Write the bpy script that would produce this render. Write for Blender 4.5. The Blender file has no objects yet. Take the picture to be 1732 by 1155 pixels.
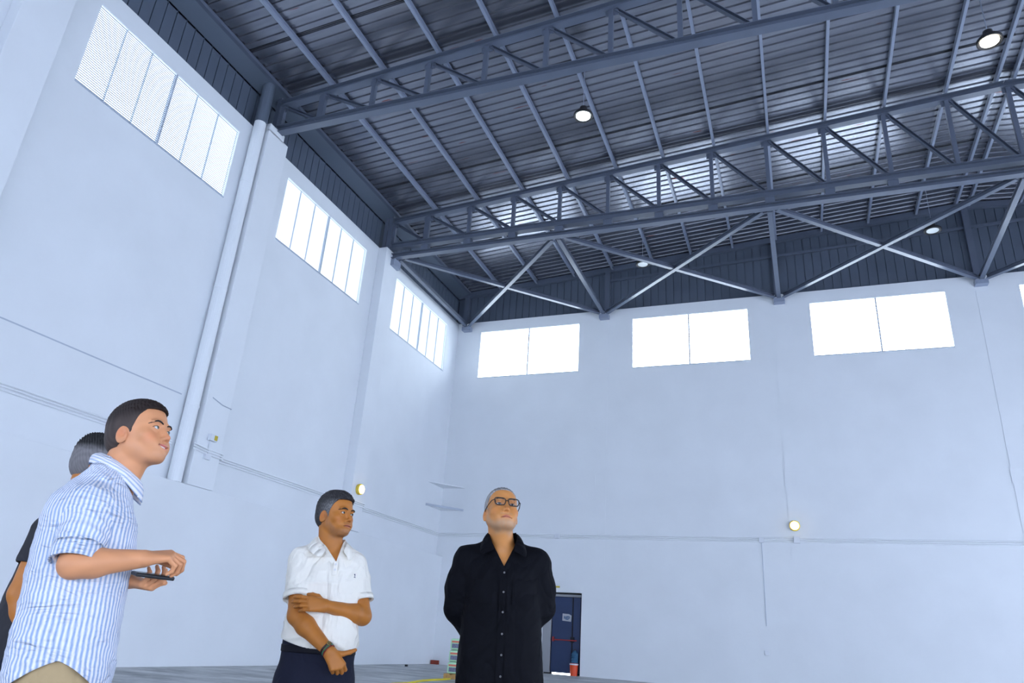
import bpy, math, random
import numpy as np
from mathutils import Vector, Matrix

# ------------------------------------------------------------------ camera, world, light, exposure
K = 1.2                       # room survey unit -> metres
CAM = (11.631368557 * K, -23.24196825 * K, 0.9 * K)
YAW, PITCH, ROLL, FPX = -0.383477874, 0.387542784, 0.068794808, 1230.7638
scene = bpy.context.scene
COL = scene.collection

def camera_axes():
    cy, sy = math.cos(YAW), math.sin(YAW)
    fw = np.array([sy * math.cos(PITCH), cy * math.cos(PITCH), math.sin(PITCH)])
    r0 = np.array([cy, -sy, 0.0]); u0 = np.cross(r0, fw)
    cr, sr = math.cos(ROLL), math.sin(ROLL)
    return cr * r0 + sr * u0, -sr * r0 + cr * u0, fw
_r, _u, _f = camera_axes()
cd = bpy.data.cameras.new('camera'); cam = bpy.data.objects.new('camera', cd); COL.objects.link(cam)
cd.sensor_fit = 'HORIZONTAL'; cd.sensor_width = 36.0; cd.lens = FPX / 1732 * 36.0
cd.clip_start = 0.05; cd.clip_end = 400
cam.matrix_world = Matrix(((_r[0], _u[0], -_f[0], CAM[0]), (_r[1], _u[1], -_f[1], CAM[1]), (_r[2], _u[2], -_f[2], CAM[2]), (0, 0, 0, 1)))
scene.camera = cam

wd = bpy.data.worlds.new('daylight'); scene.world = wd; wd.use_nodes = True
wd.node_tree.nodes['Background'].inputs[0].default_value = (0.675, 0.78, 1.0, 1)
wd.node_tree.nodes['Background'].inputs[1].default_value = 8.0
scene.view_settings.view_transform = 'Standard'
scene.view_settings.look = 'None'
scene.view_settings.exposure = 0.0
scene.view_settings.gamma = 1.0
scene.view_settings.use_curve_mapping = False
WINDOW_GLOW, WINDOW_GLOW_LEFT = 9.5, 2.8

# ------------------------------------------------------------------ materials
def new_mat(name):
    m = bpy.data.materials.new(name); m.use_nodes = True
    nt = m.node_tree; b = nt.nodes['Principled BSDF']
    return m, nt, b
def lnk(nt, a, b): nt.links.new(a, b)
def node(nt, t, **kw):
    n = nt.nodes.new(t)
    for k, v in kw.items(): setattr(n, k, v)
    return n
def mat(name, col, rough=0.6, metal=0.0, spec=0.5, bump=0.0, bscale=40, var=0.0, vscale=3.0, emit=None, estr=0.0, coat=0.0, obj_coords=True):
    m, nt, b = new_mat(name)
    b.inputs['Base Color'].default_value = (*col, 1)
    b.inputs['Roughness'].default_value = rough
    b.inputs['Metallic'].default_value = metal
    b.inputs['Specular IOR Level'].default_value = spec
    b.inputs['Coat Weight'].default_value = coat
    if emit:
        b.inputs['Emission Color'].default_value = (*emit, 1); b.inputs['Emission Strength'].default_value = estr
    if bump or var:
        g = node(nt, 'ShaderNodeNewGeometry')
    if var:
        n = node(nt, 'ShaderNodeTexNoise'); n.inputs['Scale'].default_value = vscale; n.inputs['Detail'].default_value = 6
        lnk(nt, g.outputs['Position'], n.inputs['Vector'])
        r = node(nt, 'ShaderNodeMixRGB'); r.blend_type = 'MULTIPLY'; r.inputs[1].default_value = (*col, 1)
        cr = node(nt, 'ShaderNodeValToRGB'); cr.color_ramp.elements[0].position = .3; cr.color_ramp.elements[1].position = .7
        cr.color_ramp.elements[0].color = (1 - var, 1 - var, 1 - var, 1)
        lnk(nt, n.outputs[0], cr.inputs[0]); lnk(nt, cr.outputs[0], r.inputs[2]); r.inputs[0].default_value = 1
        lnk(nt, r.outputs[0], b.inputs['Base Color'])
    if bump:
        n2 = node(nt, 'ShaderNodeTexNoise'); n2.inputs['Scale'].default_value = bscale; n2.inputs['Detail'].default_value = 4
        lnk(nt, g.outputs['Position'], n2.inputs['Vector'])
        bp = node(nt, 'ShaderNodeBump'); bp.inputs['Strength'].default_value = bump; bp.inputs['Distance'].default_value = 0.02
        lnk(nt, n2.outputs[0], bp.inputs['Height']); lnk(nt, bp.outputs[0], b.inputs['Normal'])
    return m

M = {}
M['wall'] = mat('white_wall_paint', (0.80, 0.83, 0.86), 0.75, spec=0.2, bump=0.12, bscale=6, var=0.05, vscale=0.7)
M['wall_white'] = mat('white_trim_paint', (0.82, 0.85, 0.88), 0.6, spec=0.3)
M['steel'] = mat('blue_grey_steel_paint', (0.115, 0.138, 0.190), 0.30, spec=0.5, var=0.12, vscale=2.0)
M['steel_light'] = mat('pale_blue_grey_steel_paint', (0.27, 0.31, 0.40), 0.30, spec=0.5)
M['soffit'] = mat('grey_eaves_sheet', (0.13, 0.16, 0.21), 0.4, metal=0.2)
M['clad'] = mat('blue_grey_wall_cladding', (0.105, 0.130, 0.175), 0.45, spec=0.4, var=0.1, vscale=1.5)
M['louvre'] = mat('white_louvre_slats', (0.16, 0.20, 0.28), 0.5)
M['pane_left'] = mat('dimmer_daylight_behind_left_windows', (0.8, 0.85, 0.9), 0.4, emit=(0.80, 0.91, 1.0), estr=WINDOW_GLOW_LEFT)
M['frame'] = mat('pale_window_frame', (0.45, 0.50, 0.58), 0.5)
M['pane'] = mat('daylight_behind_window', (0.8, 0.85, 0.9), 0.4, emit=(0.80, 0.91, 1.0), estr=WINDOW_GLOW)
M['black'] = mat('black_rubber', (0.012, 0.012, 0.014), 0.5)
M['dark_gap'] = mat('dark_reveal', (0.006, 0.007, 0.012), 0.8)
M['blue_door'] = mat('dark_blue_door_paint', (0.008, 0.028, 0.10), 0.45, var=0.15, vscale=2)
M['grey_metal'] = mat('grey_metal', (0.30, 0.31, 0.33), 0.5)
M['red_bar'] = mat('red_push_bar', (0.35, 0.03, 0.03), 0.4)
M['paper'] = mat('white_paper', (0.42, 0.43, 0.46), 0.7)
M['blue_ink'] = mat('blue_ink', (0.03, 0.10, 0.22), 0.7)
M['orange'] = mat('orange_red_plastic', (0.80, 0.075, 0.015), 0.4)
M['white_plastic'] = mat('white_plastic', (0.72, 0.75, 0.80), 0.4)
M['yellow_plastic'] = mat('yellow_plastic', (0.75, 0.62, 0.02), 0.4)
M['yellow_sign'] = mat('yellow_sign', (0.55, 0.42, 0.03), 0.5)
M['blue_plastic'] = mat('clear_blue_plastic', (0.03, 0.11, 0.20), 0.25)
M['brick'] = mat('red_brick', (0.33, 0.055, 0.03), 0.8, var=0.4, vscale=30)
M['wood'] = mat('pallet_wood', (0.62, 0.36, 0.12), 0.7, var=0.3, vscale=20)
M['carton'] = mat('pale_green_sack_paper', (0.50, 0.80, 0.52), 0.5)
M['carton_red'] = mat('red_print', (0.72, 0.20, 0.13), 0.5)
M['carton_green'] = mat('green_print', (0.06, 0.50, 0.04), 0.5)
M['carton_grey'] = mat('grey_print', (0.22, 0.23, 0.33), 0.5, var=0.4, vscale=25)
M['lamp_lit_cool'] = mat('lit_cool_lens', (1, 1, 1), 0.4, emit=(0.86, 0.97, 1.0), estr=70)
M['lamp_lit_warm'] = mat('lit_warm_lens', (1, 1, 1), 0.4, emit=(1.0, 0.88, 0.68), estr=70)
M['lamp_off'] = mat('unlit_white_lens', (0.75, 0.78, 0.76), 0.3)
M['bulkhead'] = mat('lit_yellow_glass', (1, 0.9, 0.6), 0.4, emit=(1.0, 0.72, 0.22), estr=9.0)
M['brass'] = mat('yellow_lamp_rim', (0.75, 0.55, 0.06), 0.35)

def deck_mat():
    m, nt, b = new_mat('galvanised_roof_sheet')
    b.inputs['Metallic'].default_value = 0.85
    b.inputs['Roughness'].default_value = 0.24
    g = node(nt, 'ShaderNodeNewGeometry')
    mp = node(nt, 'ShaderNodeMapping'); mp.inputs['Scale'].default_value = (0.5, 3.0, 1.0)
    lnk(nt, g.outputs['Position'], mp.inputs[0])
    n = node(nt, 'ShaderNodeTexNoise'); n.inputs['Scale'].default_value = 1.6; n.inputs['Detail'].default_value = 5
    lnk(nt, mp.outputs[0], n.inputs['Vector'])
    cr = node(nt, 'ShaderNodeValToRGB')
    cr.color_ramp.elements[0].position = .35; cr.color_ramp.elements[0].color = (0.23, 0.24, 0.28, 1)
    cr.color_ramp.elements[1].position = .7; cr.color_ramp.elements[1].color = (0.31, 0.32, 0.36, 1)
    lnk(nt, n.outputs[0], cr.inputs[0])
    # thin rust streaks running along the ribs
    mp2 = node(nt, 'ShaderNodeMapping'); mp2.inputs['Scale'].default_value = (0.8, 9.0, 1.0)
    lnk(nt, g.outputs['Position'], mp2.inputs[0])
    n2 = node(nt, 'ShaderNodeTexNoise'); n2.inputs['Scale'].default_value = 1.0; n2.inputs['Detail'].default_value = 2
    lnk(nt, mp2.outputs[0], n2.inputs['Vector'])
    r2 = node(nt, 'ShaderNodeValToRGB'); r2.color_ramp.elements[0].position = .735; r2.color_ramp.elements[1].position = .76
    lnk(nt, n2.outputs[0], r2.inputs[0])
    mx = node(nt, 'ShaderNodeMixRGB'); lnk(nt, r2.outputs[0], mx.inputs[0]); lnk(nt, cr.outputs[0], mx.inputs[1]); mx.inputs[2].default_value = (0.20, 0.035, 0.02, 1)
    lnk(nt, mx.outputs[0], b.inputs['Base Color'])
    n3 = node(nt, 'ShaderNodeTexNoise'); n3.inputs['Scale'].default_value = 1.3; n3.inputs['Detail'].default_value = 3
    lnk(nt, g.outputs['Position'], n3.inputs['Vector'])
    bp = node(nt, 'ShaderNodeBump'); bp.inputs['Strength'].default_value = 0.1; bp.inputs['Distance'].default_value = 0.03
    lnk(nt, n3.outputs[0], bp.inputs['Height']); lnk(nt, bp.outputs[0], b.inputs['Normal'])
    return m
M['deck'] = deck_mat()

def floor_mat():
    m, nt, b = new_mat('worn_concrete_floor')
    b.inputs['Roughness'].default_value = 0.55
    g = node(nt, 'ShaderNodeNewGeometry')
    n = node(nt, 'ShaderNodeTexNoise'); n.inputs['Scale'].default_value = 0.9; n.inputs['Detail'].default_value = 8; n.inputs['Roughness'].default_value = .7
    mp = node(nt, 'ShaderNodeMapping'); mp.inputs['Rotation'].default_value = (0, 0, 0.4); mp.inputs['Scale'].default_value = (0.7, 1.5, 1.0)
    lnk(nt, g.outputs['Position'], mp.inputs[0]); lnk(nt, mp.outputs[0], n.inputs['Vector'])
    cr = node(nt, 'ShaderNodeValToRGB')
    cr.color_ramp.elements[0].position = .36; cr.color_ramp.elements[0].color = (0.26, 0.27, 0.28, 1)
    cr.color_ramp.elements[1].position = .62; cr.color_ramp.elements[1].color = (0.66, 0.67, 0.66, 1)
    lnk(nt, n.outputs[0], cr.inputs[0]); lnk(nt, cr.outputs[0], b.inputs['Base Color'])
    bp = node(nt, 'ShaderNodeBump'); bp.inputs['Strength'].default_value = 0.2; bp.inputs['Distance'].default_value = 0.01
    lnk(nt, n.outputs[0], bp.inputs['Height']); lnk(nt, bp.outputs[0], b.inputs['Normal'])
    return m
M['floor'] = floor_mat()

# ------------------------------------------------------------------ mesh building
class MB:
    """collects shapes, build() links them as one mesh object (coordinates in survey units * scale k)"""
    def __init__(s, k=K): s.v = []; s.f = []; s.k = k; s.smooth = False
    def add(s, vs, fs):
        o = len(s.v); s.v += [tuple(float(c) for c in p) for p in vs]; s.f += [tuple(i + o for i in f) for f in fs]; return s
    def box(s, x0, x1, y0, y1, z0, z1):
        return s.add([(x0,y0,z0),(x1,y0,z0),(x1,y1,z0),(x0,y1,z0),(x0,y0,z1),(x1,y0,z1),(x1,y1,z1),(x0,y1,z1)],
                     [(0,3,2,1),(4,5,6,7),(0,1,5,4),(1,2,6,5),(2,3,7,6),(3,0,4,7)])
    def prism(s, prof, p, q, up=(0, 0, 1)):
        """sweep a closed 2-D profile (side, up) from p to q"""
        p = np.array(p, float); q = np.array(q, float); d = q - p; d /= np.linalg.norm(d)
        sd = np.cross(d, up); sd /= np.linalg.norm(sd); u = np.cross(sd, d); n = len(prof)
        vs = [p + a * sd + b * u for a, b in prof] + [q + a * sd + b * u for a, b in prof]
        fs = [(i, (i + 1) % n, n + (i + 1) % n, n + i) for i in range(n)] + [tuple(range(n))[::-1], tuple(range(n, 2 * n))]
        return s.add(vs, fs)
    def beam(s, p, q, w, h, up=(0, 0, 1)):
        a, b = w / 2, h / 2
        return s.prism([(-a, -b), (a, -b), (a, b), (-a, b)], p, q, up)
    def ibeam(s, p, q, w, h, t=0.016, tw=0.010, up=(0, 0, 1)):
        a, b, c = w / 2, h / 2, tw / 2
        return s.prism([(-a,-b),(a,-b),(a,-b+t),(c,-b+t),(c,b-t),(a,b-t),(a,b),(-a,b),(-a,b-t),(-c,b-t),(-c,-b+t),(-a,-b+t)], p, q, up)
    def channel(s, p, q, w, h, t=0.012, up=(0, 0, 1)):
        a, b = w / 2, h / 2
        return s.prism([(-a,-b),(a,-b),(a,-b+t),(-a+t,-b+t),(-a+t,b-t),(a,b-t),(a,b),(-a,b)], p, q, up)
    def tube(s, pts, r, n=12, cap=True):
        pts = [np.array(p, float) for p in pts]; m = len(pts)
        rr = r if hasattr(r, '__len__') else [r] * m
        o = []; ref = None
        for i in range(m):
            d = pts[min(i + 1, m - 1)] - pts[max(i - 1, 0)]; d /= np.linalg.norm(d)
            if ref is None:
                ref = np.array([0, 0, 1.]) if abs(d[2]) < .9 else np.array([1., 0, 0])
            a = ref - d * (ref @ d); a /= np.linalg.norm(a); ref = a; b = np.cross(d, a)
            for j in range(n):
                t = 2 * math.pi * j / n; o.append(pts[i] + rr[i] * (math.cos(t) * a + math.sin(t) * b))
        fs = [(i*n+j, i*n+(j+1) % n, (i+1)*n+(j+1) % n, (i+1)*n+j) for i in range(m-1) for j in range(n)]
        if cap: fs += [tuple(range(n))[::-1], tuple(range((m-1)*n, m*n))]
        return s.add(o, fs)
    def lathe(s, c, prof, axis='z', n=24):
        c = np.array(c, float); o = []
        for r, h in prof:
            for j in range(n):
                t = 2 * math.pi * j / n; a, b = r * math.cos(t), r * math.sin(t)
                o.append(c + (np.array([a, b, h]) if axis == 'z' else np.array([a, h, b]) if axis == 'y' else np.array([h, a, b])))
        m = len(prof)
        fs = [(i*n+j, i*n+(j+1) % n, (i+1)*n+(j+1) % n, (i+1)*n+j) for i in range(m-1) for j in range(n)]
        fs += [tuple(range(n))[::-1], tuple(range((m-1)*n, m*n))]
        return s.add(o, fs)
    def build(s, name, material, parent=None, smooth=False, bevel=0.0, origin=None):
        V = np.array(s.v) * s.k
        if origin is not None: org = np.array(origin, float)
        elif parent is not None: org = np.array(parent.location)
        else: org = np.array([(V[:,0].min()+V[:,0].max())/2, (V[:,1].min()+V[:,1].max())/2, V[:,2].min()])
        if parent is not None:
            pp = parent; tot = np.zeros(3)
            while pp is not None: tot += np.array(pp.location); pp = pp.parent
            if s.k != 1.0: V = V - tot          # k == 1: already in the parent's own frame
            loc = (0, 0, 0)
        else:
            V = V - org; loc = org
        me = bpy.data.meshes.new(name); me.from_pydata(V.tolist(), [], s.f); me.update()
        import bmesh
        bm = bmesh.new(); bm.from_mesh(me); bmesh.ops.recalc_face_normals(bm, faces=bm.faces); bm.to_mesh(me); bm.free()
        me.materials.append(material if not isinstance(material, str) else M[material])
        o = bpy.data.objects.new(name, me); COL.objects.link(o); o.location = loc
        if parent is not None: o.parent = parent
        if smooth: me.polygons.foreach_set('use_smooth', [True] * len(me.polygons))
        if bevel:
            b = o.modifiers.new('bevel', 'BEVEL'); b.width = bevel; b.segments = 2; b.limit_method = 'ANGLE'
        return o

def tag(o, label=None, cat=None, group=None, kind=None):
    if label: o['label'] = label
    if cat: o['category'] = cat
    if group: o['group'] = group
    if kind: o['kind'] = kind
    return o
def empty(name, loc, k=K):
    o = bpy.data.objects.new(name, None); COL.objects.link(o); o.location = [c * k for c in loc]; o.empty_display_size = .2
    return o
def structure(name, loc=(0, 0, 0), label=None, cat=None):
    return tag(empty(name, loc), label, cat, kind='structure')
ORD = ['first', 'second', 'third', 'fourth', 'fifth', 'sixth', 'seventh', 'eighth', 'ninth', 'tenth', 'eleventh', 'twelfth', 'thirteenth', 'fourteenth', 'fifteenth', 'sixteenth']
# ------------------------------------------------------------------ room shell
XR, YF = 27.0, -34.0          # how far the hall is built to the right and behind the camera
RX, SL = 17.3, 0.0766         # ridge position, roof slope
WT = 12.04                    # top of the white masonry
ZD0 = 13.36                   # underside of deck above the left eaves
def zdeck(x): return ZD0 + SL * (x if x <= RX else 2 * RX - x)

tag(MB().box(-.6, XR, YF, .6, -.3, 0).build('floor', 'floor'), 'grey worn concrete floor of the empty industrial hall', 'floor', kind='structure')

def panel_wall(mb, fixed, th, ax, spans, zspans, holes):
    """solid wall split in a grid; cells inside holes left out. ax 'x': wall runs along x (fixed y)."""
    A = sorted(set([spans[0], spans[1]] + [h[0] for h in holes] + [h[1] for h in holes]))
    Z = sorted(set([zspans[0], zspans[1]] + [h[2] for h in holes] + [h[3] for h in holes]))
    for a0, a1 in zip(A[:-1], A[1:]):
        for z0, z1 in zip(Z[:-1], Z[1:]):
            am, zm = (a0 + a1) / 2, (z0 + z1) / 2
            if any(h[0] < am < h[1] and h[2] < zm < h[3] for h in holes): continue
            if ax == 'x': mb.box(a0, a1, fixed, fixed + th, z0, z1)
            else: mb.box(fixed - th, fixed, a0, a1, z0, z1)
WZ0, WZ1 = 9.78, 11.61
LW = [(-(4.857 + 5.8 * n), -(0.945 + 5.8 * n)) for n in range(4)]       # left windows (y range)
BW = [(0.974 + 5.8 * n, 4.833 + 5.8 * n) for n in range(4)]             # back windows (x range)

wl = structure('wall_left', (0, -12, 0), 'tall white painted left wall with high louvred windows', 'wall')
m = MB(); panel_wall(m, 0, .35, 'y', (YF, 0.0), (0, WT), [(a, b, WZ0, WZ1) for a, b in LW]); m.build('wall_panel', 'wall', wl)
MB().box(0, .25, YF, 0, 0, 3.36).build('lower_wall_step', 'wall', wl, bevel=0.01)
for y0, y1 in ((-17.83, -17.06), (-11.95, -11.22), (-6.13, -5.45), (-23.8, -23.0)):
    p = MB().box(0, .3, y0, y1, 3.36, WT + (.04 if y0 < -7 else -.02))
    if -12.5 < y0 < -11: p.box(0, .3, -11.95, -11.40, WT, WT + .22)
    p.build('pilaster', 'wall', wl, bevel=0.012)
g = MB()
g.box(0, .004, -17.0, -12.35, 5.115, 5.140)                            # panel joint line
g.build('panel_joint', 'frame', wl)
wb = structure('wall_back', (10, 0, 0), 'tall white back wall with a row of bright high windows', 'wall')
DX0, DX1, DZ = 3.93, 5.19, 2.37
m = MB(); panel_wall(m, 0, .35, 'x', (0.0, XR), (0, WT), [(a, b, WZ0, WZ1) for a, b in BW] + [(DX0, DX1, 0, DZ)]); m.build('wall_panel', 'wall', wb)
m = MB(); m.box(0.0, DX0 - .0, -.025, 0, 2.37, 3.28); m.box(DX0, XR, -.025, 0, 2.37, 3.28); m.box(0, DX0, -.025, 0, 0, 2.37); m.box(DX1, XR, -.025, 0, 0, 2.37); m.build('lower_wall_step', 'wall', wb)
for i, xp in enumerate((5.54, 11.42, 17.24, 23.0)):
    MB().box(xp, xp + .36, -.012, 0, 3.28, 11.55).build('pilaster', 'wall', wb)
    MB().box(xp - .03, xp + .36, -.02, -.012, 6.10, 6.15).box(xp - .03, xp, -.02, -.012, 5.7, 6.1).build('pilaster_band', 'wall', wb)

# unseen right and rear upper walls, added so daylight enters only low down
tag(MB().box(XR, XR + .3, YF, .3, 4.3, 14).build('wall_right_added', 'wall'), 'unseen white upper wall added on the far right to keep daylight low', 'wall', kind='structure')
tag(MB().box(-.3, XR, YF - .3, YF, 3.6, 15).build('wall_rear_added', 'wall'), 'unseen white upper wall added behind the viewer to keep daylight low', 'wall', kind='structure')

# upper metal cladding
def cladding(mb, along, a0, a1, fixed, z0, ztop, pitch=.27):
    a = a0
    while a < a1 - 1e-6:
        b = min(a + pitch, a1); e = b - .022
        for s0, s1, d in ((a, e, 0.0), (e, b, .03)):
            if along == 'x':
                mb.add([(s0, fixed + d, z0), (s1, fixed + d, z0), (s1, fixed + d, ztop(s1)), (s0, fixed + d, ztop(s0))], [(0, 1, 2, 3)])
                mb.add([(s1, fixed, z0), (s1, fixed + .03, z0), (s1, fixed + .03, ztop(s1)), (s1, fixed, ztop(s1))], [(0, 1, 2, 3)])
            else:
                mb.add([(fixed - d, s0, z0), (fixed - d, s1, z0), (fixed - d, s1, ztop(0)), (fixed - d, s0, ztop(0))], [(0, 1, 2, 3)])
                mb.add([(fixed, s1, z0), (fixed - .03, s1, z0), (fixed - .03, s1, ztop(0)), (fixed, s1, ztop(0))], [(0, 1, 2, 3)])
        a = b
m = MB(); cladding(m, 'y', YF, 0.1, -.15, WT - .3, lambda x: 13.2)
m.build('upper_cladding', 'clad', wl)
MB().box(-.24, -.20, YF, .3, WT - .2, 13.9).build('cladding_backing', 'dark_gap', wl)
m = MB(); cladding(m, 'x', -.15, XR, .16, WT - .3, lambda x: zdeck(x) - .02)
m.build('upper_cladding', 'clad', wb)
m = MB(); n = 27
for i in range(n):
    a, b = -.3 + (XR + .3) * i / n, -.3 + (XR + .3) * (i + 1) / n
    if a < RX < b: pass
    m.add([(a, .22, WT - .2), (b, .22, WT - .2), (b, .22, zdeck(b) + .3), (a, .22, zdeck(a) + .3), (a, .26, WT - .2), (b, .26, WT - .2), (b, .26, zdeck(b) + .3), (a, .26, zdeck(a) + .3)],
          [(0, 1, 2, 3), (4, 7, 6, 5), (0, 4, 5, 1), (3, 2, 6, 7)])
m.build('cladding_backing', 'dark_gap', wb)

# sloping soffit / gutter sheet along the left eaves
m = MB(); m.add([(-.16, YF, 13.15), (.30, YF, 13.30), (.30, .2, 13.30), (-.16, .2, 13.15), (-.16, YF, 13.45), (.30, YF, 13.4), (.30, .2, 13.4), (-.16, .2, 13.45)],
                [(0, 1, 2, 3), (4, 7, 6, 5), (0, 4, 5, 1), (1, 5, 6, 2), (2, 6, 7, 3), (3, 7, 4, 0)])
m.box(-.19, -.15, YF, .2, 13.10, 13.17)
tag(m.build('trim_1', 'soffit'), 'plain dark grey eaves gutter sheet along the left wall top', 'eaves gutter', kind='structure')

# ------------------------------------------------------------------ roof deck (ribs run up the slope)
def deck(x0, x1, z0, z1, name, label):
    pitch, y = .246, .3; prof = []
    while y > YF:
        prof += [(y, 0), (y - .128, 0), (y - .140, .030), (y - .234, .030)]
        y -= pitch
    vs = []; fs = []
    for yy, h in prof: vs += [(x0, yy, z0 + h), (x1, yy, z1 + h)]
    for i in range(len(prof) - 1): fs.append((2*i, 2*i+1, 2*i+3, 2*i+2))
    m = MB().add(vs, fs)
    o = m.build(name, 'deck')
    mod = o.modifiers.new('sheet thickness', 'SOLIDIFY'); mod.thickness = 0.006; mod.offset = 1
    return tag(o, label, 'ceiling', kind='structure')
dk = deck(-.2, RX, zdeck(-.2), zdeck(RX), 'ceiling', 'ribbed grey metal roof sheeting rising from the left wall')
for yy in (-18.9, -13.17, -7.22, -3.3):
    m = MB().beam((.3, yy, zdeck(.3) + .004), (RX, yy, zdeck(RX) + .004), .018, .016); m.build('sheet_lap', 'dark_gap', dk)
deck(RX, XR, zdeck(RX), zdeck(XR), 'ceiling', 'ribbed grey metal roof sheeting beyond the ridge')

# ------------------------------------------------------------------ purlins
PX = [0.33, 1.66, 3.10, 4.58, 6.03, 7.49, 8.86, 10.28, 11.72, 13.17, 14.6, 16.02, 17.15, 17.52, 18.9, 20.4, 21.8]
plab = ['roof purlin beside the eaves gutter, nearest the left wall'] + [ORD[i] + ' roof purlin from the left wall, pale grey steel' for i in range(1, 12)] + \
       ['left purlin of the close pair along the ridge', 'right purlin of the close pair along the ridge'] + [q + ' pale steel purlin to the right of the ridge pair' for q in ('first', 'second', 'third')]
for i, x in enumerate(PX):
    z = zdeck(x) - .001
    if i == 0: o = MB().beam((x, YF, z - .045), (x, .14, z - .045), .10, .09).build('roof_purlin', 'steel')
    else: o = MB().channel((x, YF, z - .08), (x, .14, z - .08), .065, .16).build('roof_purlin', 'steel_light')
    tag(o, plab[i], 'purlin', 'purlins under the roof sheeting')
m = MB(); m.beam((-.1, .08, zdeck(0) - .12), (RX, .08, zdeck(RX) - .12), .14, .2); m.beam((RX, .08, zdeck(RX) - .12), (XR, .08, zdeck(XR) - .12), .14, .2)
tag(m.build('trim_2', 'steel'), 'sloping steel edge rafter along the top of the back wall', 'rafter', kind='structure')
for i, x in enumerate((.25, 5.85, 11.62, 17.36)):
    tag(MB().box(x - .09, x + .09, -.02, .14, WT - .1, zdeck(x) - .2).build('trim_3', 'steel'), 'short blue-grey steel post on the back wall, ' + ['in the left corner', 'between the first and second windows', 'between the second and third windows', 'between the third and fourth windows'][i], 'post', kind='structure')
tag(MB().beam((5.9, .10, 13.26), (22, .10, 14.0), .08, .08).build('trim_4', 'steel'), 'thin sloping rail across the dark back cladding', 'rail', kind='structure')

# ------------------------------------------------------------------ roof trusses
def truss(y, zb, label):
    t = empty('roof_truss', (0, y, zb)); tag(t, label, 'truss', 'steel roof trusses')
    zt = lambda x: zdeck(x) - .27
    MB().ibeam((.05, y, zt(0)), (RX, y, zt(RX)), .20, .17).build('top_chord', 'steel', t)
    MB().ibeam((RX, y, zt(RX)), (XR - .1, y, zt(XR - .1)), .20, .17).build('top_chord', 'steel', t)
    MB().ibeam((.12, y, zb), (XR - .1, y, zb), .20, .19).build('bottom_chord', 'steel', t)
    n = 0; x = .22
    xs = [.24] + [1.45 + 1.455 * i for i in range(11)] + [17.35] + [18.8, 20.25, 21.7, 23.15, 24.6]
    for i, x in enumerate(xs):
        w = .17 if i < 2 else .10
        m = MB(); m.channel((x, y, zb + .09), (x, y, zt(x) - .07), .10, w, up=(1, 0, 0)); m.build('web_post', 'steel', t)
        if i + 1 < len(xs):
            x2 = xs[i + 1]
            MB().channel((x + .1, y, zt(x) - .10), (x2 - .09, y, zb + .10), .09, .085, up=(0, 0, 1)).build('web_diagonal', 'steel', t)
            MB().box(x - .12, x + .16, y - .012, y + .012, zt(x) - .24, zt(x) - .06).build('gusset_plate', 'steel', t)
    return t
truss(-5.8, 12.19, 'long roof truss above the second wall column, carrying the zigzag bracing')
truss(-11.6, 12.30, 'nearer roof truss, ending at the white downpipe on the left wall')
tag(MB().box(.10, .24, -5.92, -5.68, WT, 13.35).box(-.02, .08, -5.95, -5.70, WT, 13.2).build('steel_column_stub', 'steel'), 'short steel column at the left end of the farther truss', 'column')
tag(MB().box(.10, .22, -11.70, -11.48, WT + .18, 13.35).build('steel_column_stub', 'steel'), 'short steel column stub beside the dark pipe top', 'column')

# ------------------------------------------------------------------ horizontal wind bracing
wg = empty('wind_bracing', (5, -5.8, 11.86)); tag(wg, 'horizontal crossed steel bracing between the farther truss and back wall', 'bracing')
ZB, YB = 11.86, -.12
N1 = [(.47, -5.75), (5.74, -5.75), (11.6, -5.75), (17.35, -5.75), (23.1, -5.75)]
N2 = [(.42, YB), (5.78, YB), (11.66, YB), (17.4, YB), (23.2, YB)]
MB().ibeam((.3, -5.75, ZB), (XR - .1, -5.75, ZB), .20, .15).build('chord', 'steel', wg)
for i in range(10):
    x = 1.45 + 1.455 * i
    MB().box(x - .12, x + .12, -5.84, -5.66, ZB + .07, 12.19 - .09).build('spacer_block', 'steel', wg)
def sub(p, q, a, b):
    p, q = np.array((*p, ZB)), np.array((*q, ZB)); d = (q - p) / np.linalg.norm(q - p); return p + d * a, q - d * b
for i in range(5):
    p, q = sub(N1[i], N2[i], .18, .1); MB().ibeam(p, q, .13, .13).build('strut', 'steel', wg)
    if i < 4:
        p, q = sub(N1[i], N2[i + 1], .25, .2); MB().ibeam(p + (0, 0, .012), q + (0, 0, .012), .125, .13).build('diagonal', 'steel', wg)
        p, q = sub(N1[i + 1], N2[i], .25, .2); MB().ibeam(p - (0, 0, .012), q - (0, 0, .012), .125, .13).build('diagonal', 'steel', wg)
for i, (x, y) in enumerate(N2[:4]):
    b = MB(); b.box(x - .17, x + .17, y - .12, y + .115, ZB - .20, ZB - .05)
    b.lathe((x - .09, y - .12, ZB - .14), [(.015, -.012), (.015, 0)], 'y', 8).lathe((x + .09, y - .12, ZB - .14), [(.015, -.012), (.015, 0)], 'y', 8)
    b.build('wall_bracket', 'steel_light', wg)
b = MB(); b.prism([(-.22, -.2), (.2, -.2), (.2, 0), (.1, .14), (-.05, .16), (-.22, .08)], (.30, -5.62, ZB - .12), (.42, -5.62, ZB - .12)); b.build('wall_bracket', 'steel_light', wg)

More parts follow.
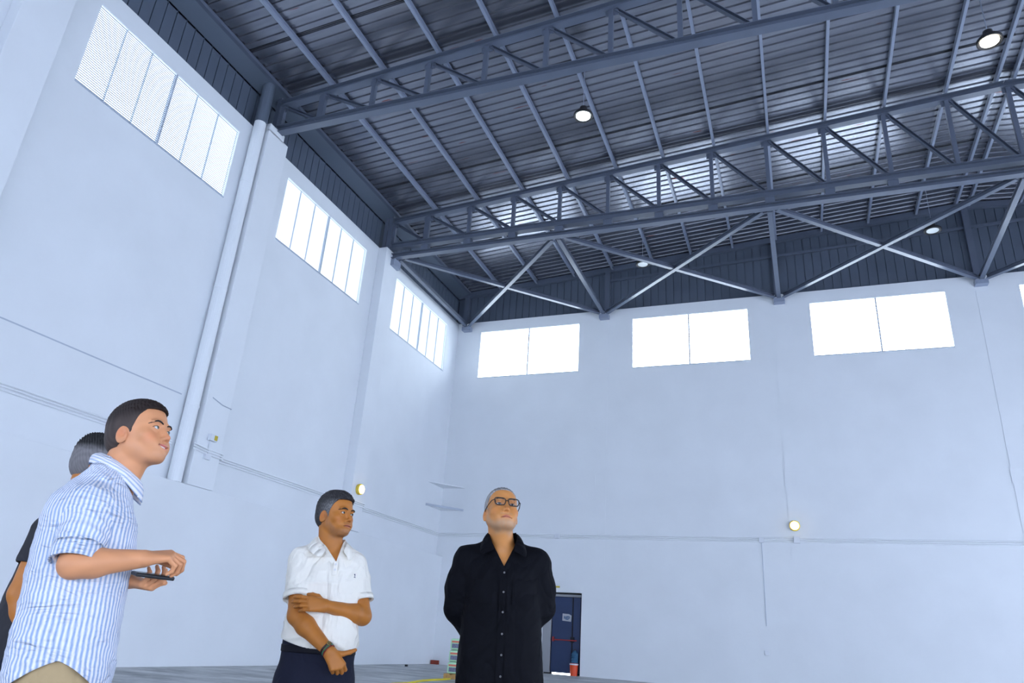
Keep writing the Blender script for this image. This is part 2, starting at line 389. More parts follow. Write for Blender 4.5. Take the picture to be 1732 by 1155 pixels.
# ------------------------------------------------------------------ windows
def window(idx, along, a0, a1, label):
    a0, a1 = min(a0, a1), max(a0, a1)
    w = structure('window_%d' % idx, ((a0 + a1) / 2, 0, WZ0) if along == 'x' else (0, (a0 + a1) / 2, WZ0), label, 'window')
    def bx(m, s0, s1, d0, d1, z0, z1):   # d = depth behind wall face
        if along == 'x': m.box(s0, s1, d0, d1, z0, z1)
        else: m.box(-d1, -d0, s0, s1, z0, z1)
    m = MB(); bx(m, a0, a1, .10, .12, WZ0, WZ1); m.build('pane', 'pane' if along == 'x' else 'pane_left', w)
    n = 6; pw = (a1 - a0) / n; ns = 40; dz = (WZ1 - WZ0) / ns
    for i in range(n):
        s0, s1 = a0 + pw * i + .012, a0 + pw * (i + 1) - .012
        m = MB()
        for k in range(ns):
            z = WZ0 + dz * k
            bx(m, s0, s1, .033, .055, z + .006, z + .014)
        m.build('louvre_panel', 'louvre', w)
        if i:
            m = MB(); t = .02 if i == 3 else .006
            bx(m, a0 + pw * i - t, a0 + pw * i + t, .02 if i == 3 else .04, .09, WZ0, WZ1); m.build('mullion', 'frame', w)
    m = MB(); bx(m, a0, a1, -.012, .06, WZ0 - .02, WZ0 + .008); m.build('window_sill', 'frame', w)
    return w
side = ['beside the back corner', 'the middle one of three', 'nearest and largest in view']
for i in range(3): window(i + 1, 'y', *LW[i], 'tall louvred daylight window high on the left wall, ' + side[i])
for i in range(4): window(i + 4, 'x', *BW[i], ['first bright window from the left corner on the back wall', 'second bright window on the back wall, left of the middle bracket', 'third bright window on the back wall, right of the middle bracket', 'fourth bright back window, cut by the photo edge'][i])
window(8, 'y', *LW[3], 'louvred window on the left wall behind the viewer')

# ------------------------------------------------------------------ emergency door
d = structure('door_1', ((DX0 + DX1) / 2, 0.1, 0), 'dark blue emergency door with push bar in the back wall', 'door')
MB().box(DX0, DX1, .34, .40, 0, DZ).build('reveal', 'dark_gap', d)
MB().box(4.23, 5.13, .12, .2, 2.25, 2.32).build('transom', 'grey_metal', d)
MB().box(DX0, 4.20, .06, .12, .04, 2.30).build('side_panel', 'grey_metal', d)
MB().box(4.22, 4.86, .12, .17, .05, 2.235).build('door_leaf', 'blue_door', d)
MB().box(4.90, 5.12, .12, .17, .05, 2.235).build('door_leaf', 'blue_door', d)
MB().box(4.865, 4.895, .10, .16, .05, 2.235).build('meeting_strip', 'dark_gap', d)
MB().tube([(4.28, .04, .98), (5.05, .04, .98)], .018, 8).box(4.26, 4.31, .04, .12, .93, 1.06).build('push_bar', 'red_bar', d)
MB().box(4.84, 4.95, .05, .12, .93, 1.08).build('lock_case', 'dark_gap', d)
MB().box(4.26, 4.84, .15, .17, .0, .05).build('daylight_gap', 'pane', d)
m = MB(); m.add([(4.545, .115, 1.54), (4.83, .115, 1.52), (4.84, .115, 1.70), (4.76, .115, 1.74), (4.55, .115, 1.75), (4.545, .119, 1.54), (4.83, .119, 1.52), (4.84, .119, 1.70), (4.76, .119, 1.74), (4.55, .119, 1.75)],
                [(0, 1, 2, 3, 4), (9, 8, 7, 6, 5)] + [(i, (i + 1) % 5, 5 + (i + 1) % 5, 5 + i) for i in range(5)])
pp = tag(m.build('paper_notice', 'paper'), 'white paper notice with blue lettering taped to the blue door', 'notice')
cu = bpy.data.curves.new('notice_lettering', 'FONT'); cu.body = 'agp'; cu.size = .15 * K; cu.align_x = 'CENTER'; cu.offset = .004; cu.extrude = .001
tmp = bpy.data.objects.new('lettering_curve', cu); COL.objects.link(tmp); bpy.context.view_layer.update()
tme = bpy.data.meshes.new_from_object(tmp.evaluated_get(bpy.context.evaluated_depsgraph_get())); bpy.data.objects.remove(tmp)
tme.materials.clear(); tme.materials.append(M['blue_ink']); to = bpy.data.objects.new('notice_lettering', tme); COL.objects.link(to)
to.parent = pp; to.rotation_euler = (math.pi / 2, 0, 0); to.location = (0, -.006, .085 * K)

s = empty('emergency_light', (4.36, -.05, 2.53)); tag(s, 'small yellow emergency sign light above the blue door', 'emergency light')
MB().box(4.26, 4.46, -.08, -.026, 2.55, 2.62).build('housing', 'white_plastic', s)
MB().box(4.25, 4.47, -.06, -.03, 2.50, 2.55).build('sign_face', 'yellow_sign', s)

# bucket with water bottles in the doorway
bk = empty('orange_bucket', (5.0, .0, 0)); tag(bk, 'orange-red bucket standing in front of the blue door', 'bucket')
MB().lathe((5.0, -.02, 0), [(.105, 0), (.125, .30)], n=20).build('bucket_body', 'orange', bk)
MB().lathe((5.0, -.02, .30), [(.135, 0), (.135, .035)], n=20).build('lid', 'white_plastic', bk)
MB().lathe((5.0, -.02, .335), [(.12, 0), (.11, .012)], n=20).build('lid_top', 'orange', bk)
jg = empty('water_jug', (5.03, 0, .347)); tag(jg, 'ribbed blue water jug standing on the orange bucket', 'water jug')
MB().lathe((5.02, -.02, .348), [(.10, 0), (.11, .03), (.10, .07), (.11, .10), (.10, .14), (.11, .17), (.10, .21), (.11, .24), (.10, .28), (.04, .34), (.035, .36)], n=20).build('jug_body', 'blue_plastic', jg)
MB().lathe((5.02, -.02, .708), [(.04, 0), (.04, .03)], n=12).build('cap', 'black', jg)

# ------------------------------------------------------------------ pipes, conduits, boxes
pipe = empty('downpipe', (.16, -12.12, 3.36)); tag(pipe, 'thick white downpipe running down the left wall beside the column', 'pipe')
MB().tube([(.145, -12.15, 3.36), (.145, -12.13, WT + .1)], .14, 20).build('pipe_length', 'wall_white', pipe, smooth=False)
MB().tube([(.145, -12.13, WT + .1), (.15, -12.13, 13.3)], .15, 20).build('upper_pipe_length', 'soffit', pipe, smooth=False).__setitem__('label', 'unpainted dark grey upper length of the pipe')
for z in (4.9, 7.6, 10.4): MB().lathe((.145, -12.14, z), [(.143, 0), (.147, .01), (.147, .04), (.143, .05)], n=20).build('pipe_clip', 'wall_white', pipe)

conf = ['topmost', 'middle', 'lowest']
for i, z in enumerate((4.14, 4.09, 4.035)):
    pts = [(.035, YF, z), (.035, -12.5, z), (.035, -12.3, z)]
    tag(MB().tube([(.03, YF, z), (.03, -12.33, z)], .017, 8).build('cable_conduit', 'wall_white'), conf[i] + ' of the three thin conduits left of the downpipe', 'conduit', 'wall conduits')
    y0 = -11.12
    tag(MB().tube([(.29, -12.0, z + .05), (.325, -11.95, z + .03), (.325, -11.62, z - .0), (.325, -11.25, z), (.325, -11.17, z), (.03, -11.13, z), (.03, -6.16, z), (.325, -6.16, z), (.325, -5.41, z), (.03, -5.41, z), (.03, -.03, z)], .017, 8).build('cable_conduit', 'wall_white'),
        conf[i] + ' of the three conduits on the left wall beyond the downpipe', 'conduit', 'wall conduits')
    tag(MB().tube([(.03, -.03, z), (XR, -.03, z)], .017, 8).build('cable_conduit', 'wall_white'), conf[i] + ' of the three conduits across the back wall', 'conduit', 'wall conduits')
def jbox(x, y, z, w, h, label, ax='y', name='junction_box'):
    d = .07
    m = MB().box(x - w/2, x + w/2, y - d, y, z - h/2, z + h/2) if ax == 'y' else MB().box(x, x + d, y - w/2, y + w/2, z - h/2, z + h/2)
    return tag(m.build(name, 'white_plastic', bevel=0.008), label, 'junction box')
jbox(4.32, -.02, 4.09, .15, .15, 'white junction box on the conduits above the blue door')
jbox(10.62, -.02, 4.07, .13, .15, 'white junction box left of the warm wall lamp')
jbox(11.60, -.02, 4.09, .17, .19, 'white junction box directly below the warm wall lamp')
tag(MB().tube([(10.62, -.02, 4.0), (10.61, -.04, 1.70)], .008, 6).build('thin_cable', 'frame'), 'thin cable dropping from the conduits on the back wall', 'cable')
tag(MB().box(10.52, 10.64, -.06, -.0, .94, 1.06).build('wall_socket', 'white_plastic', bevel=.006), 'small pale socket low on the back wall', 'socket')
# small flood lamp on the left wall by the pipe
fl = empty('wall_floodlight', (.33, -11.6, 4.0)); tag(fl, 'small white floodlight on a stem beside the downpipe', 'floodlight')
MB().box(.31, .40, -11.70, -11.50, 4.32, 4.46).build('lamp_head', 'white_plastic', fl, bevel=.008)
MB().box(.40, .41, -11.60, -11.52, 4.34, 4.44).build('lens', 'yellow_sign', fl)
MB().tube([(.33, -11.62, 4.32), (.33, -11.62, 4.0)], .012, 8).build('stem', 'white_plastic', fl)
MB().box(.30, .36, -11.70, -11.54, 3.93, 4.03).build('base_box', 'white_plastic', fl)
tag(MB().tube([(.03, -11.10, 8.95), (.03, -11.10, 5.18)], .011, 6).tube([(.30, -11.8, 5.22), (.32, -11.5, 5.14), (.30, -11.2, 5.14), (.03, -11.1, 5.16)], .011, 6).build('thin_cable', 'frame'), 'thin vertical cable on the column right of the downpipe', 'cable')

# ------------------------------------------------------------------ wall lamps (lit)
def wall_lamp(x, y, z, ax, label):
    t = empty('wall_lamp', (x, y, z)); tag(t, label, 'wall lamp', 'round warm wall lamps')
    c = (x, y, z); s = -1 if ax == 'y' else 1
    MB().lathe(c, [(.145, 0), (.15, s * .04), (.15, s * .085), (.125, s * .10)], ax, 28).build('rim', 'brass', t)
    MB().lathe(c, [(.122, s * .095), (.118, s * .12), (.09, s * .145), (.05, s * .158), (.01, s * .162)], ax, 28).build('glass', 'bulkhead', t, smooth=True)
wall_lamp(11.57, -.0, 4.49, 'y', 'round lit yellow wall lamp on the right part of the back wall')
wall_lamp(.30, -5.80, 4.48, 'x', 'round lit yellow wall lamp on the left wall column, behind the man in white')

# ------------------------------------------------------------------ high bay lamps
def bay_lamp(x, y, z, lens, label, group=None):
    t = empty('high_bay_lamp', (x, y, z)); tag(t, label, 'ceiling lamp', 'high bay lamps under the roof')
    MB().lathe((x, y, z), [(.165, -.015), (.215, -.035), (.235, -.02), (.235, .02), (.215, .05), (.12, .12), (.09, .16), (.09, .24), (.04, .27)], n=28).build('housing', 'black', t)
    MB().lathe((x, y, z), [(.165, -.016), (.15, -.022), (.01, -.026)], n=28).build('lens', lens, t)
    MB().tube([(x, y, z + .26), (x, y, zdeck(x))], .008, 6).build('hanging_wire', 'steel_light', t)
bay_lamp(7.61, -9.72, 12.58, 'lamp_lit_cool', 'glaring cool white high bay lamp hanging below the middle of the roof')
bay_lamp(16.0, -9.62, 12.60, 'lamp_lit_warm', 'glaring warm high bay lamp near the top right of the photo')
bay_lamp(7.52, -1.95, 12.68, 'lamp_off', 'unlit high bay lamp seen below the first crossed braces')
bay_lamp(16.0, -1.95, 12.70, 'lamp_off', 'unlit high bay lamp seen beside the right crossed braces')

# ------------------------------------------------------------------ corner shelves
for z, zz, lab in ((5.68, 0, 'upper white triangular slab in the wall corner'), (4.90, 1, 'lower white triangular slab in the wall corner with a rim')):
    t = empty('corner_shelf', (.2, -.2, z)); tag(t, lab, 'corner shelf')
    m = MB(); h = .03
    m.add([(0, 0, z), (.87, 0, z), (0, -1.16, z), (0, 0, z + h), (.87, 0, z + h), (0, -1.16, z + h)], [(0, 1, 2), (5, 4, 3), (0, 3, 4, 1), (1, 4, 5, 2), (2, 5, 3, 0)])
    m.build('slab', 'wall_white', t)
    if zz: MB().beam((.87, 0, z + .02), (0, -1.16, z + .02), .02, .07).build('rim', 'frame', t)

# ------------------------------------------------------------------ things on the floor
tag(MB().box(.28, .52, -.20, -.06, 0, .12).build('brick_block', 'brick', bevel=.01), 'red brick block on the floor at the wall corner', 'brick')
px, py = 4.03, -7.1
pa = empty('wooden_pallet', (px + .45, py + .3, 0)); tag(pa, 'small wooden pallet under the stacked sacks', 'pallet')
for k in range(5): MB().box(px + k * .2, px + k * .2 + .15, py, py + .6, .085, .105).build('top_board', 'wood', pa)
for yy in (py, py + .26, py + .5): MB().box(px, px + .95, yy, yy + .09, 0, .083).build('bearer', 'wood', pa)
for k in range(3):
    z = .107 + k * .245; off = -.0 + .015 * k
    t = empty('cement_sack', (px + .45, py + .3, z)); tag(t, ['lowest pale green printed sack of the stack, on the pallet', 'middle pale green printed sack of the stack', 'topmost pale green printed sack of the stack'][k], 'sack', 'sacks stacked behind the man in black')
    MB().box(px + .05 + off, px + .90 + off, py + .03, py + .57, z, z + .236).build('sack_body', 'carton', t, bevel=.045)
    for nm, mt, z0, z1, f0, f1 in (('red_print', 'carton_red', .15, .19, .05, .42), ('green_print', 'carton_green', .15, .19, .43, .95), ('grey_print', 'carton_grey', .04, .13, .06, .80)):
        m = MB(); x0 = px + .05 + off; m.box(x0 + .85 * f0, x0 + .85 * f1, py + .024, py + .035, z + z0, z + z1)
        m.build(nm, mt, t)
tag(MB().tube([(4.25 + .06 * math.sin(i * .9) + .035 * (9 - i), -10.4 + .34 * i, .015) for i in range(10)], .022, 8).build('yellow_hose', 'yellow_plastic', smooth=True), 'yellow hose lying on the floor beside the pallet', 'hose')
tag(MB().box(.99, 1.05, -3.25, -3.18, 0, .05).build('debris_bit', 'black'), 'tiny dark scrap on the far floor', 'debris')
# ================================================================== people
def nrm(v): v = np.array(v, float); return v / np.linalg.norm(v)
class Field:
    """signed distance field on a box grid, meshed with surface nets"""
    def __init__(s, X, Y, Z):
        s.ax = [X.astype(np.float32), Y.astype(np.float32), Z.astype(np.float32)]
        s.F = np.full((len(X), len(Y), len(Z)), 1.0, np.float32)
    def block(s, lo, hi):
        sl = []
        for a, l, h in zip(s.ax, lo, hi):
            i0, i1 = np.searchsorted(a, l), np.searchsorted(a, h)
            if i1 - i0 < 1: return None
            sl.append(slice(i0, i1))
        g = [s.ax[0][sl[0]][:, None, None], s.ax[1][sl[1]][None, :, None], s.ax[2][sl[2]][None, None, :]]
        return tuple(sl), g
    def mix(s, sl, d, k, op):
        f = s.F[sl]
        if op == 'add':
            h = np.maximum(k - np.abs(f - d), 0) / k if k > 0 else 0
            s.F[sl] = np.minimum(f, d) - h * h * k * .25
        elif op == 'sub':
            h = np.maximum(k - np.abs(f + d), 0) / k if k > 0 else 0
            s.F[sl] = np.maximum(f, -d) + h * h * k * .25
        elif op == 'int':
            s.F[sl] = np.maximum(f, d)
    def ell(s, c, r, R=None, k=.01, op='add', pw=2):
        c = np.array(c, float); r = np.array(r, float); m = float(r.max()) + k + .012
        b = s.block(c - m, c + m)
        if b is None: return
        sl, (x, y, z) = b; x = x - c[0]; y = y - c[1]; z = z - c[2]
        if R is not None:
            R = np.array(R); a = [R[0, i] * x + R[1, i] * y + R[2, i] * z for i in range(3)]
        else: a = [x, y, z]
        k0 = np.sqrt(sum((a[i] / r[i]) ** 2 for i in range(3)) + 1e-9); k1 = np.sqrt(sum((a[i] / r[i] ** 2) ** 2 for i in range(3)) + 1e-6)
        s.mix(sl, (k0 * (k0 - 1) / k1).astype(np.float32), k, op)
    def cone(s, a, b, ra, rb, k=.01, op='add', flat=None):
        """tapered capsule; flat=(axis, f) squashes it across axis by factor f"""
        a = np.array(a, float); b = np.array(b, float); m = max(ra, rb) + k + .012
        bl = s.block(np.minimum(a, b) - m, np.maximum(a, b) + m)
        if bl is None: return
        sl, (x, y, z) = bl; d = b - a; L = d @ d + 1e-12
        px, py, pz = x - a[0], y - a[1], z - a[2]
        t = np.clip((px * d[0] + py * d[1] + pz * d[2]) / L, 0, 1)
        qx, qy, qz = px - t * d[0], py - t * d[1], pz - t * d[2]
        dd = qx * qx + qy * qy + qz * qz
        if flat is not None:
            n = nrm(flat[0]); w = (qx * n[0] + qy * n[1] + qz * n[2]); dd = dd + w * w * (1 / flat[1] ** 2 - 1)
        s.mix(sl, (np.sqrt(dd) - (ra + (rb - ra) * t)).astype(np.float32), k, op)
    def chain(s, pts, rr, k=.01, op='add', flat=None):
        for i in range(len(pts) - 1): s.cone(pts[i], pts[i + 1], rr[i], rr[i + 1], k if i or op == 'sub' else k, op, flat)
    def loft(s, secs, yaw=0, k=.02, op='add', off=0.0, pw=2.4):
        """stack of superellipse sections (z, cx, cy, rx, ry) in a frame turned by yaw about z"""
        S = np.array(secs, float); z0, z1 = S[0, 0], S[-1, 0]; m = max(S[:, 3].max(), S[:, 4].max()) + k + .03
        c = S[:, 1:3]
        bl = s.block((c[:, 0].min() - m, c[:, 1].min() - m, z0 - k - .02), (c[:, 0].max() + m, c[:, 1].max() + m, z1 + k + .02))
        if bl is None: return
        sl, (x, y, z) = bl; zz = z.ravel()
        # smooth interpolation through sections
        def it(col):
            zi = S[:, 0]; v = S[:, col]; t = np.clip(zz, z0, z1)
            i = np.clip(np.searchsorted(zi, t) - 1, 0, len(zi) - 2); u = (t - zi[i]) / (zi[i + 1] - zi[i])
            mm = np.gradient(v, zi); h = zi[i + 1] - zi[i]
            return (2*u**3-3*u**2+1)*v[i] + (u**3-2*u**2+u)*h*mm[i] + (-2*u**3+3*u**2)*v[i+1] + (u**3-u**2)*h*mm[i+1]
        cx, cy, rx, ry = [it(j).astype(np.float32)[None, None, :] for j in (1, 2, 3, 4)]
        rx = np.maximum(rx + off, .01); ry = np.maximum(ry + off, .01)
        px, py = x - cx, y - cy; co, si = math.cos(yaw), math.sin(yaw)
        u, v = px * co + py * si, -px * si + py * co
        e = (np.abs(u / rx) ** pw + np.abs(v / ry) ** pw + 1e-9) ** (1 / pw)
        g = np.sqrt((u / rx ** 2) ** 2 + (v / ry ** 2) ** 2 + 1e-6) / np.maximum(np.sqrt((u / rx) ** 2 + (v / ry) ** 2), 1e-4)
        d = (e - 1) / np.maximum(g, 1e-3)
        d = np.maximum(d, np.maximum(z0 - z, z - z1))
        s.mix(sl, d.astype(np.float32), k, op)
    def plane(s, p, n, op='sub', lo=None, hi=None, k=0):
        """cut away the side n points to"""
        bl = s.block(lo if lo is not None else (-9, -9, -9), hi if hi is not None else (9, 9, 9))
        if bl is None: return
        sl, (x, y, z) = bl; n = nrm(n)
        d = -((x - p[0]) * n[0] + (y - p[1]) * n[1] + (z - p[2]) * n[2])
        s.mix(sl, np.broadcast_to(d, s.F[sl].shape).astype(np.float32), k, 'sub')
    def join(s, o, k=.03):
        h = np.maximum(k - np.abs(s.F - o.F), 0) / k; s.F = np.minimum(s.F, o.F) - h * h * k * .25
    def vcut(s, cx, z0, slope, ymax, lean=0.0, k=.004):
        """V-shaped neckline: removes |x-cx| < (z-z0)*slope in front of ymax"""
        sl, (x, y, z) = s.block((cx - .15, -9, z0 - .02), (cx + .15, ymax, 9))
        d = (np.abs(x - cx - lean * (z - z0)) - (z - z0) * slope) / math.sqrt(1 + slope * slope) + 0 * y
        s.mix(sl, d.astype(np.float32), k, 'sub')
    def displace(s, fn, lo=(-9,) * 3, hi=(9,) * 3):
        bl = s.block(lo, hi)
        if bl is None: return
        sl, (x, y, z) = bl; f = s.F[sl]; m = np.abs(f) < .03
        if m.any():
            ii = np.nonzero(m); X, Y, Z = x.ravel()[ii[0]], y.ravel()[ii[1]], z.ravel()[ii[2]]
            f[ii] += fn(X, Y, Z).astype(np.float32)
    def mesh(s):
        F = s.F; ins = F < 0; n = np.array(F.shape)
        cnt = np.zeros(n - 1, np.uint8)
        for i in (0, 1):
            for j in (0, 1):
                for k in (0, 1): cnt += ins[i:n[0]-1+i, j:n[1]-1+j, k:n[2]-1+k]
        act = (cnt > 0) & (cnt < 8); I = np.argwhere(act); N = len(I)
        idx = np.full(n - 1, -1, np.int32); idx[tuple(I.T)] = np.arange(N)
        cor = [(i, j, k) for i in (0, 1) for j in (0, 1) for k in (0, 1)]
        val = np.stack([F[I[:, 0] + a, I[:, 1] + b, I[:, 2] + c] for a, b, c in cor], 1)
        P = np.zeros((N, 3)); C = np.zeros(N)
        for e0 in range(8):
            for e1 in range(e0 + 1, 8):
                a, b = np.array(cor[e0]), np.array(cor[e1])
                if np.abs(a - b).sum() != 1: continue
                v0, v1 = val[:, e0], val[:, e1]; m = (v0 < 0) != (v1 < 0)
                t = v0[m] / (v0[m] - v1[m]); P[m] += a + (b - a) * t[:, None]; C[m] += 1
        P /= C[:, None]; V = np.zeros((N, 3))
        for d in range(3):
            a = s.ax[d]; V[:, d] = a[I[:, d]] + P[:, d] * (a[I[:, d] + 1] - a[I[:, d]])
        Q = []
        for d in range(3):
            u, w = (d + 1) % 3, (d + 2) % 3
            s0 = [slice(1, -1)] * 3; s1 = [slice(1, -1)] * 3; s0[d] = slice(0, -1); s1[d] = slice(1, None)
            A, B = ins[tuple(s0)], ins[tuple(s1)]
            for fl in (0, 1):
                E = np.argwhere((A & ~B) if fl == 0 else (~A & B))
                if not len(E): continue
                o = np.ones(3, int); o[d] = 0; E = E + o
                q = []
                for du, dw in ((0, 0), (-1, 0), (-1, -1), (0, -1)):
                    c = E.copy(); c[:, u] += du; c[:, w] += dw; q.append(idx[c[:, 0], c[:, 1], c[:, 2]])
                q = np.stack(q, 1); Q.append(q if fl == 0 else q[:, ::-1])
        return V, np.concatenate(Q)
    def build(s, name, material, parent, smooth_iter=0, attr=None):
        V, Q = s.mesh()
        for _ in range(smooth_iter):
            acc = np.zeros_like(V); c = np.zeros(len(V))
            for a, b in ((0, 1), (1, 2), (2, 3), (3, 0)):
                for p, q in ((a, b), (b, a)):
                    np.add.at(acc, Q[:, p], V[Q[:, q]]); np.add.at(c, Q[:, p], 1)
            V = V * .5 + .5 * acc / c[:, None]
        me = bpy.data.meshes.new(name)
        me.vertices.add(len(V)); me.vertices.foreach_set('co', V.astype(np.float32).ravel())
        me.loops.add(Q.size); me.loops.foreach_set('vertex_index', Q.astype(np.int32).ravel())
        me.polygons.add(len(Q)); me.polygons.foreach_set('loop_start', np.arange(0, Q.size, 4, dtype=np.int32))
        me.polygons.foreach_set('use_smooth', np.ones(len(Q), bool)); me.update(calc_edges=True)
        me.materials.append(M[material] if isinstance(material, str) else material)
        if attr is not None:
            col = attr(V); ca = me.color_attributes.new('tint', 'FLOAT_COLOR', 'POINT')
            c4 = np.ones((len(V), 4), np.float32); c4[:, :3] = col; ca.data.foreach_set('color', c4.ravel())
        o = bpy.data.objects.new(name, me); COL.objects.link(o); o.parent = parent
        return o

def axis(lo, hi, fine, hf, hc):
    p = [lo]
    while p[-1] < hi:
        x = p[-1]; st = hf if any(a - hc < x < b for a, b in fine) else hc
        p.append(x + st)
    return np.array(p)

def attr_mat(name, rough=.5, spec=.4, bump=0., bscale=300, sss=0.):
    m, nt, b = new_mat(name)
    a = node(nt, 'ShaderNodeAttribute'); a.attribute_name = 'tint'
    lnk(nt, a.outputs['Color'], b.inputs['Base Color'])
    b.inputs['Roughness'].default_value = rough; b.inputs['Specular IOR Level'].default_value = spec
    if sss:
        b.inputs['Subsurface Weight'].default_value = sss; b.inputs['Subsurface Radius'].default_value = (.012, .004, .002); b.inputs['Subsurface Scale'].default_value = 1.0
    if bump:
        g = node(nt, 'ShaderNodeTexCoord'); n = node(nt, 'ShaderNodeTexNoise'); n.inputs['Scale'].default_value = bscale
        lnk(nt, g.outputs['Object'], n.inputs['Vector']); bp = node(nt, 'ShaderNodeBump'); bp.inputs['Strength'].default_value = bump; bp.inputs['Distance'].default_value = .002
        lnk(nt, n.outputs[0], bp.inputs['Height']); lnk(nt, bp.outputs[0], b.inputs['Normal'])
    return m
M['skin'] = attr_mat('skin', .48, .35, .15, 500)
M['hair'] = attr_mat('hair', .6, .3, .5, 700)
M['striped'] = attr_mat('striped_shirt_cloth', .8, .2, .15, 900)
M['white_pique'] = mat('white_pique_cloth', (.87, .83, .74), .85, spec=.2)
M['black_cloth'] = mat('black_cotton_cloth', (.0042, .0045, .007), .75, spec=.08)
M['grey_cloth'] = mat('dark_grey_cloth', (.030, .030, .036), .8, spec=.2)
M['navy_cloth'] = mat('navy_trouser_cloth', (.011, .013, .028), .8, spec=.2)
M['khaki_cloth'] = mat('beige_trouser_cloth', (.42, .31, .17), .85, spec=.2)
M['belt'] = mat('dark_navy_belt', (.006, .006, .011), .6, spec=.15)
M['leather'] = mat('dark_leather', (.012, .011, .012), .4)
M['sclera'] = mat('eye_white', (.50, .49, .48), .3)
M['iris_dark'] = mat('dark_brown_iris', (.025, .012, .006), .15)
M['iris_light'] = mat('grey_green_iris', (.10, .13, .11), .15)
M['brow_dark'] = mat('black_brow_hair', (.012, .008, .007), .7)
M['teeth'] = mat('teeth', (.80, .78, .72), .3)
M['frame_black'] = mat('glossy_black_frame', (.008, .008, .009), .2)
M['phone'] = mat('black_phone', (.01, .011, .014), .25)
M['gold'] = mat('gold_watch_metal', (.8, .62, .25), .25, metal=.9)
M['bead_green'] = mat('green_cord', (.02, .16, .09), .5)
M['bead_red'] = mat('dark_red_cord', (.20, .02, .02), .6)
M['button'] = mat('dark_button', (.03, .03, .035), .3)
M['button_white'] = mat('pearl_button', (.7, .7, .7), .3)
M['logo_blue'] = mat('dark_blue_embroidery', (.02, .03, .09), .8)
def folds(m, dist, scale, ax, pp=.25, dis=.6):
    """soft cloth folds as a bump on top of the modelled ones"""
    nt = m.node_tree; b = nt.nodes['Principled BSDF']; t = node(nt, 'ShaderNodeTexCoord')
    w = node(nt, 'ShaderNodeMapping'); w.inputs['Rotation'].default_value = (.3, .6, .2); w.inputs['Scale'].default_value = ax
    n = node(nt, 'ShaderNodeTexNoise'); n.inputs['Scale'].default_value = scale; n.inputs['Detail'].default_value = 3; n.inputs['Distortion'].default_value = dis
    r = node(nt, 'ShaderNodeMath', operation='PINGPONG'); r.inputs[1].default_value = pp
    lnk(nt, t.outputs['Object'], w.inputs[0]); lnk(nt, w.outputs[0], n.inputs['Vector']); lnk(nt, n.outputs[0], r.inputs[0])
    bp = node(nt, 'ShaderNodeBump'); bp.inputs['Strength'].default_value = 1.0; bp.inputs['Distance'].default_value = dist
    lnk(nt, r.outputs[0], bp.inputs['Height'])
    for l in list(b.inputs['Normal'].links): lnk(nt, l.from_socket, bp.inputs['Normal'])
    lnk(nt, bp.outputs[0], b.inputs['Normal'])
for k_, a_ in dict(white_pique=(.07, 4.0, (1.5, 1.5, .8)), black_cloth=(.07, 3.5, (1.3, 1.3, .9)), striped=(.040, 6.0, (1., 1., 2.0), .14, 1.1), grey_cloth=(.05, 3.5, (1.3, 1.3, .9)), navy_cloth=(.05, 3.5, (1.3, 1.3, .8)), khaki_cloth=(.05, 3.5, (1.3, 1.3, .9))).items(): folds(M[k_], *a_)
def lens_mat():
    m, nt, b = new_mat('clear_spectacle_lens')
    t = node(nt, 'ShaderNodeBsdfTransparent'); g = node(nt, 'ShaderNodeBsdfGlossy'); g.inputs['Roughness'].default_value = .03
    x = node(nt, 'ShaderNodeMixShader'); x.inputs[0].default_value = .10
    lnk(nt, t.outputs[0], x.inputs[1]); lnk(nt, g.outputs[0], x.inputs[2]); lnk(nt, x.outputs[0], nt.nodes['Material Output'].inputs[0])
    return m
M['lens'] = lens_mat()

def head_frame(yaw, pitch, roll=0):
    a, p = math.radians(yaw), math.radians(pitch)
    f = np.array([math.sin(a) * math.cos(p), -math.cos(a) * math.cos(p), math.sin(p)])
    r = np.array([-math.cos(a), -math.sin(a), 0.]); u = np.cross(r, f)
    c, s_ = math.cos(math.radians(roll)), math.sin(math.radians(roll))
    return np.stack([c * r + s_ * u, f, -s_ * r + c * u], 1)     # columns: subject's right, forward, up

